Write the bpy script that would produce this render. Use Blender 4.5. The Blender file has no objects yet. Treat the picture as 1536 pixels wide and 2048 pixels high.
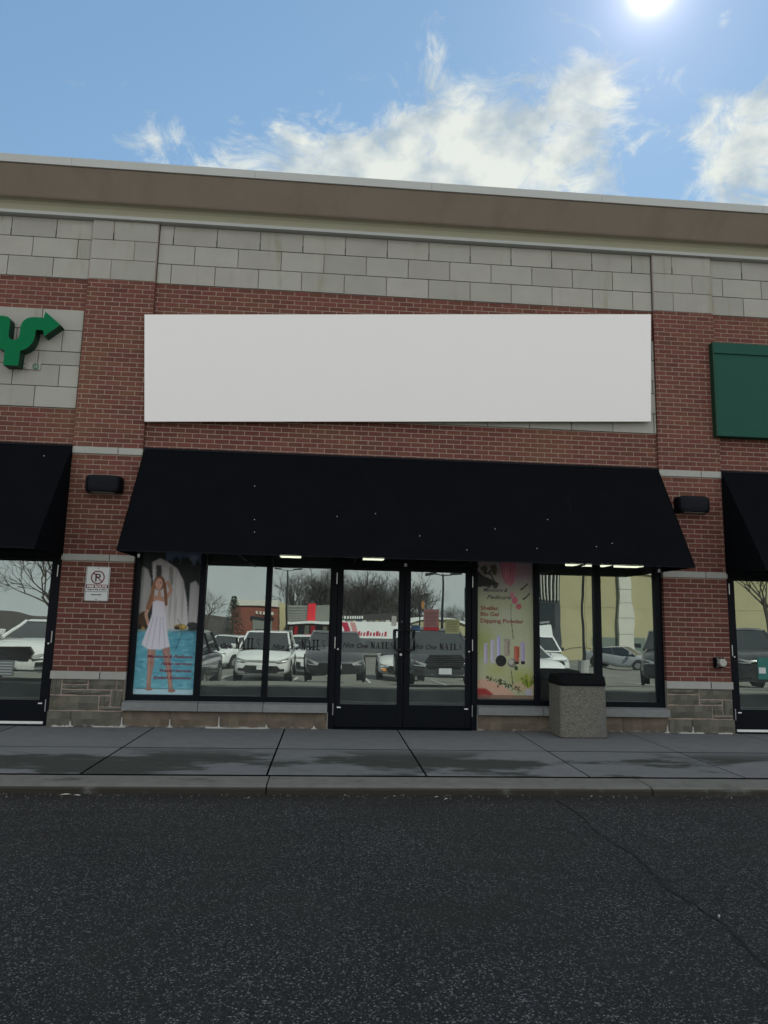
import bpy, bmesh, math, random
import numpy as np
from mathutils import Vector, Matrix
random.seed(7); RNG = np.random.default_rng(7)
SC = bpy.context.scene
COL = SC.collection

# ------------------------------------------------------------------ camera, sky, sun, exposure
cam_d = bpy.data.cameras.new("camera"); cam = bpy.data.objects.new("camera", cam_d); COL.objects.link(cam)
SC.camera = cam
yaw, pitch, roll = 0.0757, 0.1515, 0.0228
f = Vector((math.sin(yaw), math.cos(yaw), 0)); r = Vector((math.cos(yaw), -math.sin(yaw), 0)); u = Vector((0, 0, 1))
f2 = f*math.cos(pitch)+u*math.sin(pitch); u2 = u*math.cos(pitch)-f*math.sin(pitch)
r3 = r*math.cos(roll)+u2*math.sin(roll); u3 = u2*math.cos(roll)-r*math.sin(roll)
M = Matrix((r3, u3, -f2)).transposed().to_4x4(); M.translation = Vector((0, -9.5004, 1.4168))
cam.matrix_world = M
cam_d.sensor_fit = 'VERTICAL'; cam_d.sensor_height = 24; cam_d.lens = 24*1413.4/2048
cam_d.clip_start = 0.05; cam_d.clip_end = 3000

SUN = Vector((0.3285, 0.6493, 0.6859)).normalized()
elev = math.asin(SUN.z); azim = math.atan2(SUN.x, SUN.y)
W = bpy.data.worlds.new("World"); SC.world = W; W.use_nodes = True
NT = W.node_tree; NT.nodes.clear()
def N(t, nt=None, **kw):
    n = (nt or NT).nodes.new(t)
    for k, v in kw.items(): setattr(n, k, v)
    return n
def L(a, b, nt=None): (nt or NT).links.new(a, b)
SKY_STRENGTH = 0.085
sky = N('ShaderNodeTexSky', sky_type='NISHITA'); sky.sun_disc = False
sky.sun_elevation = elev; sky.sun_rotation = azim; sky.air_density = 1.0; sky.dust_density = 0.05; sky.ozone_density = 1.6
tc = N('ShaderNodeTexCoord')
def math_n(op, a, b=None, nt=None, clamp=False):
    n = N('ShaderNodeMath', nt, operation=op, use_clamp=clamp)
    for i, v in enumerate((a, b)):
        if v is None: continue
        if isinstance(v, (int, float)): n.inputs[i].default_value = v
        else: L(v, n.inputs[i], nt)
    return n.outputs[0]
def dist_to(c):
    n = N('ShaderNodeVectorMath', operation='DISTANCE'); L(tc.outputs['Generated'], n.inputs[0]); n.inputs[1].default_value = c
    return n.outputs['Value']
def blob(c, s, a):
    d = dist_to(c); q = math_n('MULTIPLY', d, 1/s); q = math_n('MULTIPLY', q, q); q = math_n('MULTIPLY', q, -1.0)
    e = math_n('EXPONENT', q); return math_n('MULTIPLY', e, a)
mp = N('ShaderNodeMapping'); mp.inputs['Scale'].default_value = (1, 1, 1.5); L(tc.outputs['Generated'], mp.inputs['Vector'])
n1 = N('ShaderNodeTexNoise'); n1.inputs['Scale'].default_value = 13; n1.inputs['Detail'].default_value = 14; n1.inputs['Roughness'].default_value = 0.68; n1.inputs['Distortion'].default_value = 0.9
L(mp.outputs['Vector'], n1.inputs['Vector'])
bias = None
for c, s, a in (((0.13, 0.805, 0.56), 0.09, 0.26), ((0.25, 0.78, 0.56), 0.10, 0.30), ((0.15, 0.775, 0.605), 0.055, 0.17), ((0.29, 0.745, 0.60), 0.055, 0.18), ((0.041, 0.82, 0.565), 0.06, 0.24),
                ((0.47, 0.70, 0.53), 0.075, 0.34), ((0.60, 0.62, 0.50), 0.15, 0.3), ((-0.06, 0.83, 0.55), 0.06, 0.25), ((0.0, 0.845, 0.53), 0.09, 0.28),
                ((-0.15, 0.825, 0.542), 0.055, 0.30), ((-0.23, 0.803, 0.548), 0.045, 0.22), ((0.10, 0.742, 0.662), 0.03, 0.14), ((0.284, 0.715, 0.637), 0.03, 0.15), ((0.405, 0.645, 0.647), 0.010, 0.22), ((0.37, 0.69, 0.618), 0.014, 0.12),
                ((0.395, 0.755, 0.54), 0.026, -0.2), ((-0.5, -0.7, 0.45), 0.5, 0.16), ((0.8, -0.3, 0.4), 0.35, 0.12)):
    v = blob(c, s, a); bias = v if bias is None else math_n('ADD', bias, v)
dens = math_n('ADD', n1.outputs['Fac'], bias)
mr = N('ShaderNodeMapRange', interpolation_type='SMOOTHSTEP'); mr.inputs['From Min'].default_value = 0.61; mr.inputs['From Max'].default_value = 0.90
L(dens, mr.inputs['Value'])
n2 = N('ShaderNodeTexNoise'); n2.inputs['Scale'].default_value = 17; n2.inputs['Detail'].default_value = 6; L(mp.outputs['Vector'], n2.inputs['Vector'])
cr = N('ShaderNodeValToRGB'); cr.color_ramp.elements[0].position = 0.36; cr.color_ramp.elements[0].color = (0.17, 0.20, 0.215, 1); cr.color_ramp.elements[1].position = 0.60; cr.color_ramp.elements[1].color = (0.30, 0.31, 0.285, 1)
L(n2.outputs['Fac'], cr.inputs['Fac'])
cs = N('ShaderNodeVectorMath', operation='SCALE'); cs.inputs['Scale'].default_value = 1.0/SKY_STRENGTH; L(cr.outputs['Color'], cs.inputs[0])
skb = N('ShaderNodeVectorMath', operation='MULTIPLY'); skb.inputs[1].default_value = (0.86, 1.0, 0.98); L(sky.outputs['Color'], skb.inputs[0])
# soft shoulder on the bright aureole round the sun: c*x/(c+x)
def shoulder(v, cap):
    sp_ = N('ShaderNodeSeparateXYZ'); L(v, sp_.inputs[0]); cb = N('ShaderNodeCombineXYZ')
    for i, c_ in enumerate(cap):
        a_ = math_n('ADD', sp_.outputs[i], c_); b_ = math_n('MULTIPLY', sp_.outputs[i], c_); L(math_n('DIVIDE', b_, a_), cb.inputs[i])
    return cb
skb = shoulder(skb.outputs[0], (3.6, 5.2, 7.0))
mx = N('ShaderNodeMixRGB'); fac = math_n('MULTIPLY', mr.outputs['Result'], 0.93); L(fac, mx.inputs['Fac']); L(skb.outputs[0], mx.inputs['Color1']); L(cs.outputs[0], mx.inputs['Color2'])
sxyz = N('ShaderNodeSeparateXYZ'); L(tc.outputs['Generated'], sxyz.inputs[0])
vr = N('ShaderNodeMapRange', interpolation_type='SMOOTHSTEP'); vr.inputs['From Min'].default_value = 0.45; vr.inputs['From Max'].default_value = -0.25; L(sxyz.outputs['Y'], vr.inputs['Value'])
n3 = N('ShaderNodeTexNoise'); n3.inputs['Scale'].default_value = 3.2; n3.inputs['Detail'].default_value = 8; n3.inputs['Distortion'].default_value = 0.4; L(mp.outputs['Vector'], n3.inputs['Vector'])
vf = math_n('MULTIPLY', n3.outputs['Fac'], 1.1); vf = math_n('ADD', vf, 0.28); vf = math_n('MULTIPLY', vf, vr.outputs['Result'], clamp=True)
mxv = N('ShaderNodeMixRGB'); L(vf, mxv.inputs['Fac']); L(mx.outputs['Color'], mxv.inputs['Color1']); mxv.inputs['Color2'].default_value = (0.44/SKY_STRENGTH, 0.45/SKY_STRENGTH, 0.44/SKY_STRENGTH, 1); mx = mxv
gl = math_n('ADD', blob(tuple(SUN), 0.0165, 0.8), blob(tuple(SUN), 0.04, 0.16)); gl = math_n('ADD', gl, blob(tuple(SUN), 0.11, 0.055))
gl = math_n('MULTIPLY', gl, 1/SKY_STRENGTH)
gc = N('ShaderNodeVectorMath', operation='SCALE'); gc.inputs[0].default_value = (1, 0.88, 1.0); L(gl, gc.inputs['Scale'])
ad = N('ShaderNodeVectorMath', operation='ADD'); L(mx.outputs['Color'], ad.inputs[0]); L(gc.outputs[0], ad.inputs[1])
bg = N('ShaderNodeBackground'); bg.inputs['Strength'].default_value = SKY_STRENGTH; L(ad.outputs[0], bg.inputs['Color'])
wo = N('ShaderNodeOutputWorld'); L(bg.outputs[0], wo.inputs['Surface'])
sl = bpy.data.lights.new("sun", 'SUN'); sl.energy = 3.0; sl.angle = math.radians(0.5); sl.color = (1, 0.95, 0.86)
so = bpy.data.objects.new("sun", sl); COL.objects.link(so); so.rotation_euler = (-SUN).to_track_quat('-Z', 'Y').to_euler(); so.location = (0, 0, 30)
SC.view_settings.view_transform = 'Standard'; SC.view_settings.look = 'None'; SC.view_settings.exposure = 1.5; SC.view_settings.gamma = 1.0
SC.view_settings.use_curve_mapping = False
SC.render.engine = 'CYCLES'
SC.cycles.max_bounces = 8; SC.cycles.glossy_bounces = 4; SC.cycles.transparent_max_bounces = 8; SC.cycles.use_denoising = True
SC.cycles.sample_clamp_indirect = 4

# ------------------------------------------------------------------ materials
def mat(name, col, rough=0.7, metal=0.0, spec=0.4, noise=None, bump=None, var=None, coat=0.0, emit=None, vcol=False):
    """noise=(scale, amount, detail); bump=(scale, strength, distance); var = random per brick/stone value spread"""
    m = bpy.data.materials.new(name); m.use_nodes = True; nt = m.node_tree
    b = nt.nodes['Principled BSDF']; b.inputs['Roughness'].default_value = rough; b.inputs['Metallic'].default_value = metal
    b.inputs['Specular IOR Level'].default_value = spec; b.inputs['Coat Weight'].default_value = coat; b.inputs['Coat Roughness'].default_value = 0.06
    rgb = N('ShaderNodeRGB', nt); rgb.outputs[0].default_value = (*col, 1); out = rgb.outputs[0]
    if vcol:
        a = N('ShaderNodeAttribute', nt, attribute_name='print'); out = a.outputs['Color']
    t = N('ShaderNodeTexCoord', nt); tcn = t.outputs['Object']
    g = N('ShaderNodeNewGeometry', nt)
    if var:
        oi = N('ShaderNodeObjectInfo', nt)
        s = math_n('ADD', g.outputs['Random Per Island'], oi.outputs['Random'], nt); s = math_n('FRACT', s, None, nt)
        k = math_n('MULTIPLY', s, var, nt); k = math_n('ADD', k, 1-var/2, nt)
        h = math_n('MULTIPLY', s, 7.31, nt); h = math_n('FRACT', h, None, nt)
        hs = N('ShaderNodeHueSaturation', nt); hh = math_n('MULTIPLY', h, 0.02, nt); hh = math_n('ADD', hh, 0.49, nt); L(hh, hs.inputs['Hue'], nt)
        L(k, hs.inputs['Value'], nt); L(out, hs.inputs['Color'], nt); out = hs.outputs['Color']
    if noise:
        n = N('ShaderNodeTexNoise', nt); n.inputs['Scale'].default_value = noise[0]; n.inputs['Detail'].default_value = noise[2] if len(noise) > 2 else 4
        L(g.outputs['Position'], n.inputs['Vector'], nt)
        q = math_n('SUBTRACT', n.outputs['Fac'], 0.5, nt); q = math_n('MULTIPLY', q, noise[1]*2, nt); q = math_n('ADD', q, 1.0, nt)
        v = N('ShaderNodeVectorMath', nt, operation='SCALE'); L(out, v.inputs[0], nt); L(q, v.inputs['Scale'], nt); out = v.outputs[0]
    L(out, b.inputs['Base Color'], nt)
    if bump:
        n = N('ShaderNodeTexNoise', nt); n.inputs['Scale'].default_value = bump[0]; n.inputs['Detail'].default_value = 5; L(g.outputs['Position'], n.inputs['Vector'], nt)
        bn = N('ShaderNodeBump', nt); bn.inputs['Strength'].default_value = bump[1]; bn.inputs['Distance'].default_value = bump[2]
        L(n.outputs['Fac'], bn.inputs['Height'], nt); L(bn.outputs[0], b.inputs['Normal'], nt)
    if emit:
        b.inputs['Emission Color'].default_value = (*emit[0], 1); b.inputs['Emission Strength'].default_value = emit[1]
    m['col'] = out.name if False else name
    return m
def add_stain(m, color, scale, lo, hi, amount, zlo=None, zhi=None, ylo=None, yhi=None, stretch=(1, 1, 1), detail=8, seed=0.0):
    """wear with a shape of its own: mix a stain colour in by noise (optionally only near a height)"""
    nt = m.node_tree; b = nt.nodes['Principled BSDF']; src = b.inputs['Base Color'].links[0].from_socket
    g = N('ShaderNodeNewGeometry', nt); mpn = N('ShaderNodeMapping', nt); mpn.inputs['Scale'].default_value = stretch; mpn.inputs['Location'].default_value = (seed, seed*1.7, seed*.3); L(g.outputs['Position'], mpn.inputs['Vector'], nt)
    n = N('ShaderNodeTexNoise', nt); n.inputs['Scale'].default_value = scale; n.inputs['Detail'].default_value = detail; n.inputs['Roughness'].default_value = .6; L(mpn.outputs[0], n.inputs['Vector'], nt)
    r_ = N('ShaderNodeMapRange', nt, interpolation_type='SMOOTHSTEP'); r_.inputs['From Min'].default_value = lo; r_.inputs['From Max'].default_value = hi; L(n.outputs['Fac'], r_.inputs['Value'], nt)
    fac = math_n('MULTIPLY', r_.outputs['Result'], amount, nt)
    if zlo is not None:
        sp = N('ShaderNodeSeparateXYZ', nt); L(g.outputs['Position'], sp.inputs[0], nt)
        z = N('ShaderNodeMapRange', nt); z.inputs['From Min'].default_value = zlo; z.inputs['From Max'].default_value = zhi; z.inputs['To Min'].default_value = 1; z.inputs['To Max'].default_value = 0
        L(sp.outputs['Z'], z.inputs['Value'], nt); fac = math_n('MULTIPLY', fac, z.outputs['Result'], nt)
    if ylo is not None:
        sp = N('ShaderNodeSeparateXYZ', nt); L(g.outputs['Position'], sp.inputs[0], nt)
        z = N('ShaderNodeMapRange', nt, interpolation_type='SMOOTHSTEP'); z.inputs['From Min'].default_value = ylo; z.inputs['From Max'].default_value = yhi; z.inputs['To Min'].default_value = 1; z.inputs['To Max'].default_value = 0
        L(sp.outputs['Y'], z.inputs['Value'], nt); fac = math_n('MULTIPLY', fac, z.outputs['Result'], nt)
    mxn = N('ShaderNodeMixRGB', nt); L(fac, mxn.inputs['Fac'], nt); L(src, mxn.inputs['Color1'], nt); mxn.inputs['Color2'].default_value = (*color, 1)
    L(mxn.outputs[0], b.inputs['Base Color'], nt)
    return m
MT = {}
MT['brick'] = mat('brick_red', (0.124, 0.0405, 0.0295), 0.85, var=0.36, noise=(60, 0.25), bump=(220, 0.4, 0.003))
add_stain(MT['brick'], (0.16, 0.075, 0.038), 0.9, 0.48, 0.68, 0.4, seed=1.0)
MT['mortar'] = mat('mortar', (0.36, 0.275, 0.23), 0.95, noise=(30, 0.2), bump=(300, 0.4, 0.002))
MT['stone'] = mat('pale_stone', (0.322, 0.314, 0.283), 0.9, var=0.14, noise=(3, 0.12, 6), bump=(180, 0.25, 0.002))
add_stain(MT['stone'], (0.21, 0.195, 0.13), 2.0, 0.53, 0.74, 0.6, stretch=(2.5, 1, 0.35))
MT['joint'] = mat('stone_joint', (0.13, 0.13, 0.125), 0.95)
MT['groove'] = mat('dark_groove', (0.007, 0.007, 0.007), 1.0, 0, 0.0)
MT['band'] = mat('band_stone', (0.34, 0.34, 0.315), 0.9, var=0.08, noise=(8, 0.1, 6), bump=(160, 0.3, 0.002))
MT['ashlar'] = mat('ashlar_stone', (0.105, 0.102, 0.083), 0.92, var=0.45, noise=(12, 0.25, 7), bump=(30, 0.7, 0.012))
add_stain(MT['ashlar'], (0.19, 0.15, 0.10), 5, 0.5, 0.7, 0.4)
add_stain(MT['ashlar'], (0.42, 0.41, 0.38), 9, 0.46, 0.62, 0.9, zlo=0.0, zhi=0.035)
MT['ash_joint'] = mat('ashlar_joint', (0.24, 0.235, 0.21), 0.95, noise=(40, .2))
MT['plinth'] = mat('plinth_stone', (0.135, 0.108, 0.082), 0.92, var=0.3, noise=(12, 0.25, 7), bump=(40, 0.5, 0.006))
add_stain(MT['plinth'], (0.42, 0.41, 0.38), 9, 0.48, 0.66, 0.9, zlo=0.0, zhi=0.035)
MT['salt'] = mat('salt_bloom', (0.46, 0.45, 0.42), 0.95, noise=(60, .3))
MT['sill'] = mat('sill_stone', (0.20, 0.205, 0.205), 0.85, var=0.12, noise=(14, 0.2, 7), bump=(90, 0.3, 0.003))
add_stain(MT['sill'], (0.36, 0.36, 0.35), 6, 0.58, 0.75, 0.6, stretch=(.5, 1, 3))
MT['stucco_dark'] = mat('taupe_stucco', (0.27, 0.225, 0.185), 0.95, noise=(1.2, 0.08, 5), bump=(250, 0.3, 0.002))
add_stain(MT['stucco_dark'], (0.20, 0.165, 0.14), 1.6, 0.5, 0.72, 0.45, stretch=(1.6, 1, .3))
MT['stucco_cream'] = mat('cream_stucco', (0.29, 0.28, 0.205), 0.95, noise=(2, 0.08, 5), bump=(250, 0.3, 0.002))
MT['flash'] = mat('metal_flashing', (0.38, 0.39, 0.38), 0.5, 0.0, 0.5, noise=(1.5, .06))
MT['black_metal'] = mat('black_aluminium', (0.003, 0.0045, 0.008), 0.5, 0, 0.12, noise=(4, .1))
MT['black_gloss'] = mat('black_handle', (0.006, 0.006, 0.008), 0.3, 0, 0.5)
MT['steel'] = mat('brushed_steel', (0.5, 0.5, 0.5), 0.35, 0.9)
MT['fabric'] = mat('awning_fabric', (0.0040, 0.0047, 0.0062), 0.95, 0, 0.03, noise=(3, 0.25, 4), bump=(500, 0.3, 0.001))
MT['speck'] = mat('white_speck', (0.6, 0.6, 0.58), 0.8)
MT['white_board'] = mat('white_cover_face', (0.80, 0.775, 0.77), 0.7, noise=(1.0, 0.01))
MT['green'] = mat('green_sign_face', (0.001, 0.135, 0.05), 0.6, 0, 0.08)
MT['green_side'] = mat('green_sign_return', (0.004, 0.035, 0.018), 0.5, 0, 0.3)
MT['green_board'] = mat('dark_green_panel', (0.012, 0.070, 0.052), 0.6, 0, 0.15, noise=(1.5, .1))
MT['aggregate'] = mat('exposed_aggregate', (0.16, 0.155, 0.135), 0.95, bump=(120, 0.6, 0.004))
MT['bin_lid'] = mat('black_plastic', (0.003, 0.004, 0.006), 0.7, 0, 0.12)
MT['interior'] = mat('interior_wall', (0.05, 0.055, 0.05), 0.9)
MT['white'] = mat('white_paint', (0.78, 0.78, 0.76), 0.5)
MT['sign_white'] = mat('sign_sheet', (0.60, 0.62, 0.61), 0.5, noise=(20, .06))
MT['sign_red'] = mat('sign_red', (0.16, 0.012, 0.03), 0.5)
MT['ink'] = mat('black_ink', (0.012, 0.012, 0.013), 0.6)
MT['ink_grey'] = mat('grey_ink', (0.14, 0.14, 0.15), 0.6)
MT['print'] = mat('printed_poster', (1, 1, 1), 0.55, 0, 0.3, vcol=True)
MT['script_red'] = mat('dark_red_ink', (0.19, 0.012, 0.045), 0.6)
MT['brown_ink'] = mat('brown_red_ink', (0.26, 0.075, 0.06), 0.6)
MT['plum_ink'] = mat('plum_ink', (0.05, 0.03, 0.05), 0.6)
MT['light'] = mat('lit_ceiling_panel', (0.9, 0.9, 0.8), 0.5, emit=((1, 0.97, 0.75), 1.3))
MT['chrome'] = mat('chrome', (0.7, 0.7, 0.7), 0.12, 1.0)
MT['tyre'] = mat('tyre_rubber', (0.02, 0.02, 0.02), 0.85)
MT['car_glass'] = mat('car_glass', (0.012, 0.016, 0.018), 0.08, 0, 0.8, coat=.5)
MT['car_dark'] = mat('car_trim', (0.012, 0.012, 0.013), 0.5)
MT['lamp_glass'] = mat('headlight_glass', (0.55, 0.56, 0.56), 0.12, 0.3, 0.6)
MT['amber'] = mat('amber_lens', (0.8, 0.3, 0.03), 0.3)
MT['plate'] = mat('number_plate', (0.6, 0.62, 0.65), 0.5)
def glass_mat(name, refl, tint, tilt=0.0012):
    m = bpy.data.materials.new(name); m.use_nodes = True; nt = m.node_tree; nt.nodes.clear()
    o = N('ShaderNodeOutputMaterial', nt); mxs = N('ShaderNodeMixShader', nt); tr = N('ShaderNodeBsdfTransparent', nt); gs = N('ShaderNodeBsdfGlossy', nt)
    tr.inputs['Color'].default_value = (*tint, 1); gs.inputs['Color'].default_value = (0.88, 1.0, 0.96, 1); gs.inputs['Roughness'].default_value = 0.0
    fr = N('ShaderNodeFresnel', nt); fr.inputs['IOR'].default_value = 1.5; fa = math_n('ADD', fr.outputs[0], refl, nt, clamp=True)
    g = N('ShaderNodeNewGeometry', nt); n = N('ShaderNodeTexNoise', nt); n.inputs['Scale'].default_value = 1.6; n.inputs['Detail'].default_value = 1; L(g.outputs['Position'], n.inputs['Vector'], nt)
    bn = N('ShaderNodeBump', nt); bn.inputs['Strength'].default_value = 1; bn.inputs['Distance'].default_value = tilt; L(n.outputs['Fac'], bn.inputs['Height'], nt); L(bn.outputs[0], gs.inputs['Normal'], nt)
    L(fa, mxs.inputs['Fac'], nt); L(tr.outputs[0], mxs.inputs[1], nt); L(gs.outputs[0], mxs.inputs[2], nt); dz = N('ShaderNodeMixShader', nt); df = N('ShaderNodeBsdfDiffuse', nt); df.inputs['Color'].default_value = (.42, .48, .48, 1)
    dn = N('ShaderNodeTexNoise', nt); dn.inputs['Scale'].default_value = 3.5; dn.inputs['Detail'].default_value = 6; L(g.outputs['Position'], dn.inputs['Vector'], nt)
    L(math_n('MULTIPLY', dn.outputs['Fac'], .13, nt), dz.inputs['Fac'], nt); L(mxs.outputs[0], dz.inputs[1], nt); L(df.outputs[0], dz.inputs[2], nt); L(dz.outputs[0], o.inputs['Surface'], nt)
    return m
MT['glass'] = glass_mat('reflective_window_glass', 0.25, (0.42, 0.47, 0.45))
def film_mat():
    m = bpy.data.materials.new('frosted_film'); m.use_nodes = True; nt = m.node_tree; nt.nodes.clear()
    o = N('ShaderNodeOutputMaterial', nt); mxs = N('ShaderNodeMixShader', nt); mxs.inputs['Fac'].default_value = 0.75
    tr = N('ShaderNodeBsdfTransparent', nt); d = N('ShaderNodeBsdfDiffuse', nt); d.inputs['Color'].default_value = (0.17, 0.20, 0.195, 1)
    L(tr.outputs[0], mxs.inputs[1], nt); L(d.outputs[0], mxs.inputs[2], nt); L(mxs.outputs[0], o.inputs['Surface'], nt); return m
MT['film'] = film_mat()

# ------------------------------------------------------------------ mesh helpers
class MB:
    def __init__(s): s.v = []; s.f = []; s.m = []
    def quad(s, a, b, c, d, m=0):
        i = len(s.v); s.v += [a, b, c, d]; s.f.append((i, i+1, i+2, i+3)); s.m.append(m)
    def poly(s, pts, m=0):
        i = len(s.v); s.v += list(pts); s.f.append(tuple(range(i, i+len(pts)))); s.m.append(m)
    def box(s, x0, x1, y0, y1, z0, z1, m=0, back=True):
        i = len(s.v)
        s.v += [(x0, y0, z0), (x1, y0, z0), (x1, y1, z0), (x0, y1, z0), (x0, y0, z1), (x1, y0, z1), (x1, y1, z1), (x0, y1, z1)]
        F = [(0, 1, 5, 4), (1, 2, 6, 5), (3, 0, 4, 7), (0, 3, 2, 1), (4, 5, 6, 7)]
        if back: F.append((2, 3, 7, 6))
        for q in F: s.f.append(tuple(i+k for k in q)); s.m.append(m)
    def slope_box(s, x0, x1, prof, m=0):
        """extrude closed yz profile along x"""
        n = len(prof); i = len(s.v)
        s.v += [(x0, y, z) for y, z in prof]+[(x1, y, z) for y, z in prof]
        for k in range(n):
            j = (k+1) % n; s.f.append((i+k, i+j, i+n+j, i+n+k)); s.m.append(m)
        s.f.append(tuple(i+k for k in range(n))[::-1]); s.m.append(m); s.f.append(tuple(i+n+k for k in range(n))); s.m.append(m)
    def extrude_xz(s, pts, y0, y1, m=0, ms=None):
        """outline in xz given depth from y0 (front) to y1 (back)"""
        ms = m if ms is None else ms
        n = len(pts); i = len(s.v)
        s.v += [(x, y0, z) for x, z in pts]+[(x, y1, z) for x, z in pts]
        for k in range(n):
            j = (k+1) % n; s.f.append((i+k, i+j, i+n+j, i+n+k)); s.m.append(ms)
        s.f.append(tuple(i+k for k in range(n))); s.m.append(m); s.f.append(tuple(i+n+k for k in range(n))[::-1]); s.m.append(ms)
    def tube(s, p0, p1, r0, r1=None, n=8, m=0, cap=True):
        r1 = r0 if r1 is None else r1
        p0 = Vector(p0); p1 = Vector(p1); d = (p1-p0)
        if d.length < 1e-6: return
        d.normalize(); a = d.orthogonal().normalized(); b = d.cross(a); i = len(s.v)
        for k in range(n):
            t = 2*math.pi*k/n; s.v.append(tuple(p0+(a*math.cos(t)+b*math.sin(t))*r0))
        for k in range(n):
            t = 2*math.pi*k/n; s.v.append(tuple(p1+(a*math.cos(t)+b*math.sin(t))*r1))
        for k in range(n):
            j = (k+1) % n; s.f.append((i+k, i+j, i+n+j, i+n+k)); s.m.append(m)
        if cap: s.f.append(tuple(i+k for k in range(n))[::-1]); s.m.append(m); s.f.append(tuple(i+n+k for k in range(n))); s.m.append(m)
    def mesh(s, name, mats, smooth=False, fix=True):
        me = bpy.data.meshes.new(name); me.from_pydata(s.v, [], s.f)
        for m in (mats if isinstance(mats, (list, tuple)) else [mats]): me.materials.append(m)
        me.polygons.foreach_set('material_index', s.m)
        if smooth: me.polygons.foreach_set('use_smooth', [True]*len(s.f))
        if fix:
            bm = bmesh.new(); bm.from_mesh(me); bmesh.ops.recalc_face_normals(bm, faces=bm.faces); bm.to_mesh(me); bm.free()
        me.update(); return me
    def obj(s, name, mats, parent=None, smooth=False, loc=None, bevel=0, **props):
        fix = len(s.f) < 20000
        return link(name, s.mesh(name, mats, smooth, fix), parent, loc, bevel, **props)
def link(name, me, parent=None, loc=None, bevel=0, **props):
    o = bpy.data.objects.new(name, me); COL.objects.link(o)
    if parent: o.parent = parent
    if loc: o.location = loc
    for k, v in props.items(): o[k] = v
    if bevel:
        b = o.modifiers.new('bevel', 'BEVEL'); b.width = bevel; b.segments = 2; b.limit_method = 'ANGLE'; b.angle_limit = math.radians(40)
    return o
def empty(name, loc=(0, 0, 0), rz=0, **props):
    o = bpy.data.objects.new(name, None); COL.objects.link(o); o.location = loc; o.rotation_euler = (0, 0, rz)
    for k, v in props.items(): o[k] = v
    return o
def copy_tree(o, parent=None):
    c = o.copy(); COL.objects.link(c); c.parent = parent
    for ch in [q for q in bpy.data.objects if q.parent == o]: copy_tree(ch, c)
    return c
def text_mb(mb, s, x, z, h, y, m=0, shear=0.0, bold=0.0, align='LEFT', width=None, depth=0.0):
    """flat lettering in the xz plane facing -y, cap height about h; appended to mb"""
    cu = bpy.data.curves.new('t', 'FONT'); cu.body = s; cu.size = h/0.73; cu.shear = shear; cu.offset = bold; cu.align_x = align; cu.resolution_u = 3
    o = bpy.data.objects.new('t', cu); COL.objects.link(o); dg = bpy.context.evaluated_depsgraph_get(); dg.update()
    me = bpy.data.meshes.new_from_object(o.evaluated_get(dg)); bpy.data.objects.remove(o); bpy.data.curves.remove(cu)
    co = [v.co.copy() for v in me.vertices]
    if not co: return
    xs = [c.x for c in co]; w = max(xs)-min(xs); sx = 1 if not width else width/w
    off = min(xs)*sx if align == 'LEFT' else 0
    i = len(mb.v); mb.v += [(x+c.x*sx-off, y, z+c.y) for c in co]
    for p in me.polygons: mb.f.append(tuple(i+k for k in p.vertices)); mb.m.append(m)
    bpy.data.meshes.remove(me)

# ------------------------------------------------------------------ ground
GY = [-600, -110, -50, -25, -15.2, -10, -6, -3.2]; GZ = [-5, -2.6, -1.8, -1.2, -.80, -.3, -.12, -.07]
def gz(y): return float(np.interp(y, GY, GZ))
asph = mat('asphalt', (0.045, 0.047, 0.052), 0.85, 0, 0.35)
def asphalt_nodes(m):
    nt = m.node_tree; b = nt.nodes['Principled BSDF']; g = N('ShaderNodeNewGeometry', nt)
    v = N('ShaderNodeTexVoronoi', nt); v.inputs['Scale'].default_value = 135; L(g.outputs['Position'], v.inputs['Vector'], nt)
    n = N('ShaderNodeTexNoise', nt); n.inputs['Scale'].default_value = 130; n.inputs['Detail'].default_value = 3; L(g.outputs['Position'], n.inputs['Vector'], nt)
    big = N('ShaderNodeTexNoise', nt); big.inputs['Scale'].default_value = 0.9; big.inputs['Detail'].default_value = 7; L(g.outputs['Position'], big.inputs['Vector'], nt)
    sep = N('ShaderNodeSeparateColor', nt); L(v.outputs['Color'], sep.inputs[0], nt)
    r1 = N('ShaderNodeValToRGB', nt); e = r1.color_ramp.elements; e[0].position = 0.0; e[0].color = (0.007, 0.008, 0.010, 1); e[1].position = 1; e[1].color = (0.24, 0.245, 0.25, 1)
    e2 = e.new(0.35); e2.color = (0.012, 0.014, 0.016, 1); e3 = e.new(0.85); e3.color = (0.040, 0.044, 0.048, 1)
    L(sep.outputs[0], r1.inputs['Fac'], nt)
    q = math_n('SUBTRACT', n.outputs['Fac'], 0.5, nt); q = math_n('MULTIPLY', q, 1.5, nt); q = math_n('ADD', q, 1.0, nt)
    q2 = math_n('SUBTRACT', big.outputs['Fac'], 0.5, nt); q2 = math_n('MULTIPLY', q2, 0.9, nt); q2 = math_n('ADD', q2, 1.0, nt); q = math_n('MULTIPLY', q, q2, nt)
    s = N('ShaderNodeVectorMath', nt, operation='SCALE'); L(r1.outputs[0], s.inputs[0], nt); L(q, s.inputs['Scale'], nt); L(s.outputs[0], b.inputs['Base Color'], nt)
    bn = N('ShaderNodeBump', nt); bn.inputs['Strength'].default_value = 0.7; bn.inputs['Distance'].default_value = 0.006
    h = math_n('MULTIPLY', v.outputs['Distance'], -40, nt); L(h, bn.inputs['Height'], nt); L(bn.outputs[0], b.inputs['Normal'], nt)
asphalt_nodes(asph)
add_stain(asph, (0.012, 0.012, 0.013), 1.3, 0.50, 0.75, 0.55, stretch=(0.4, 3, 1))
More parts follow.
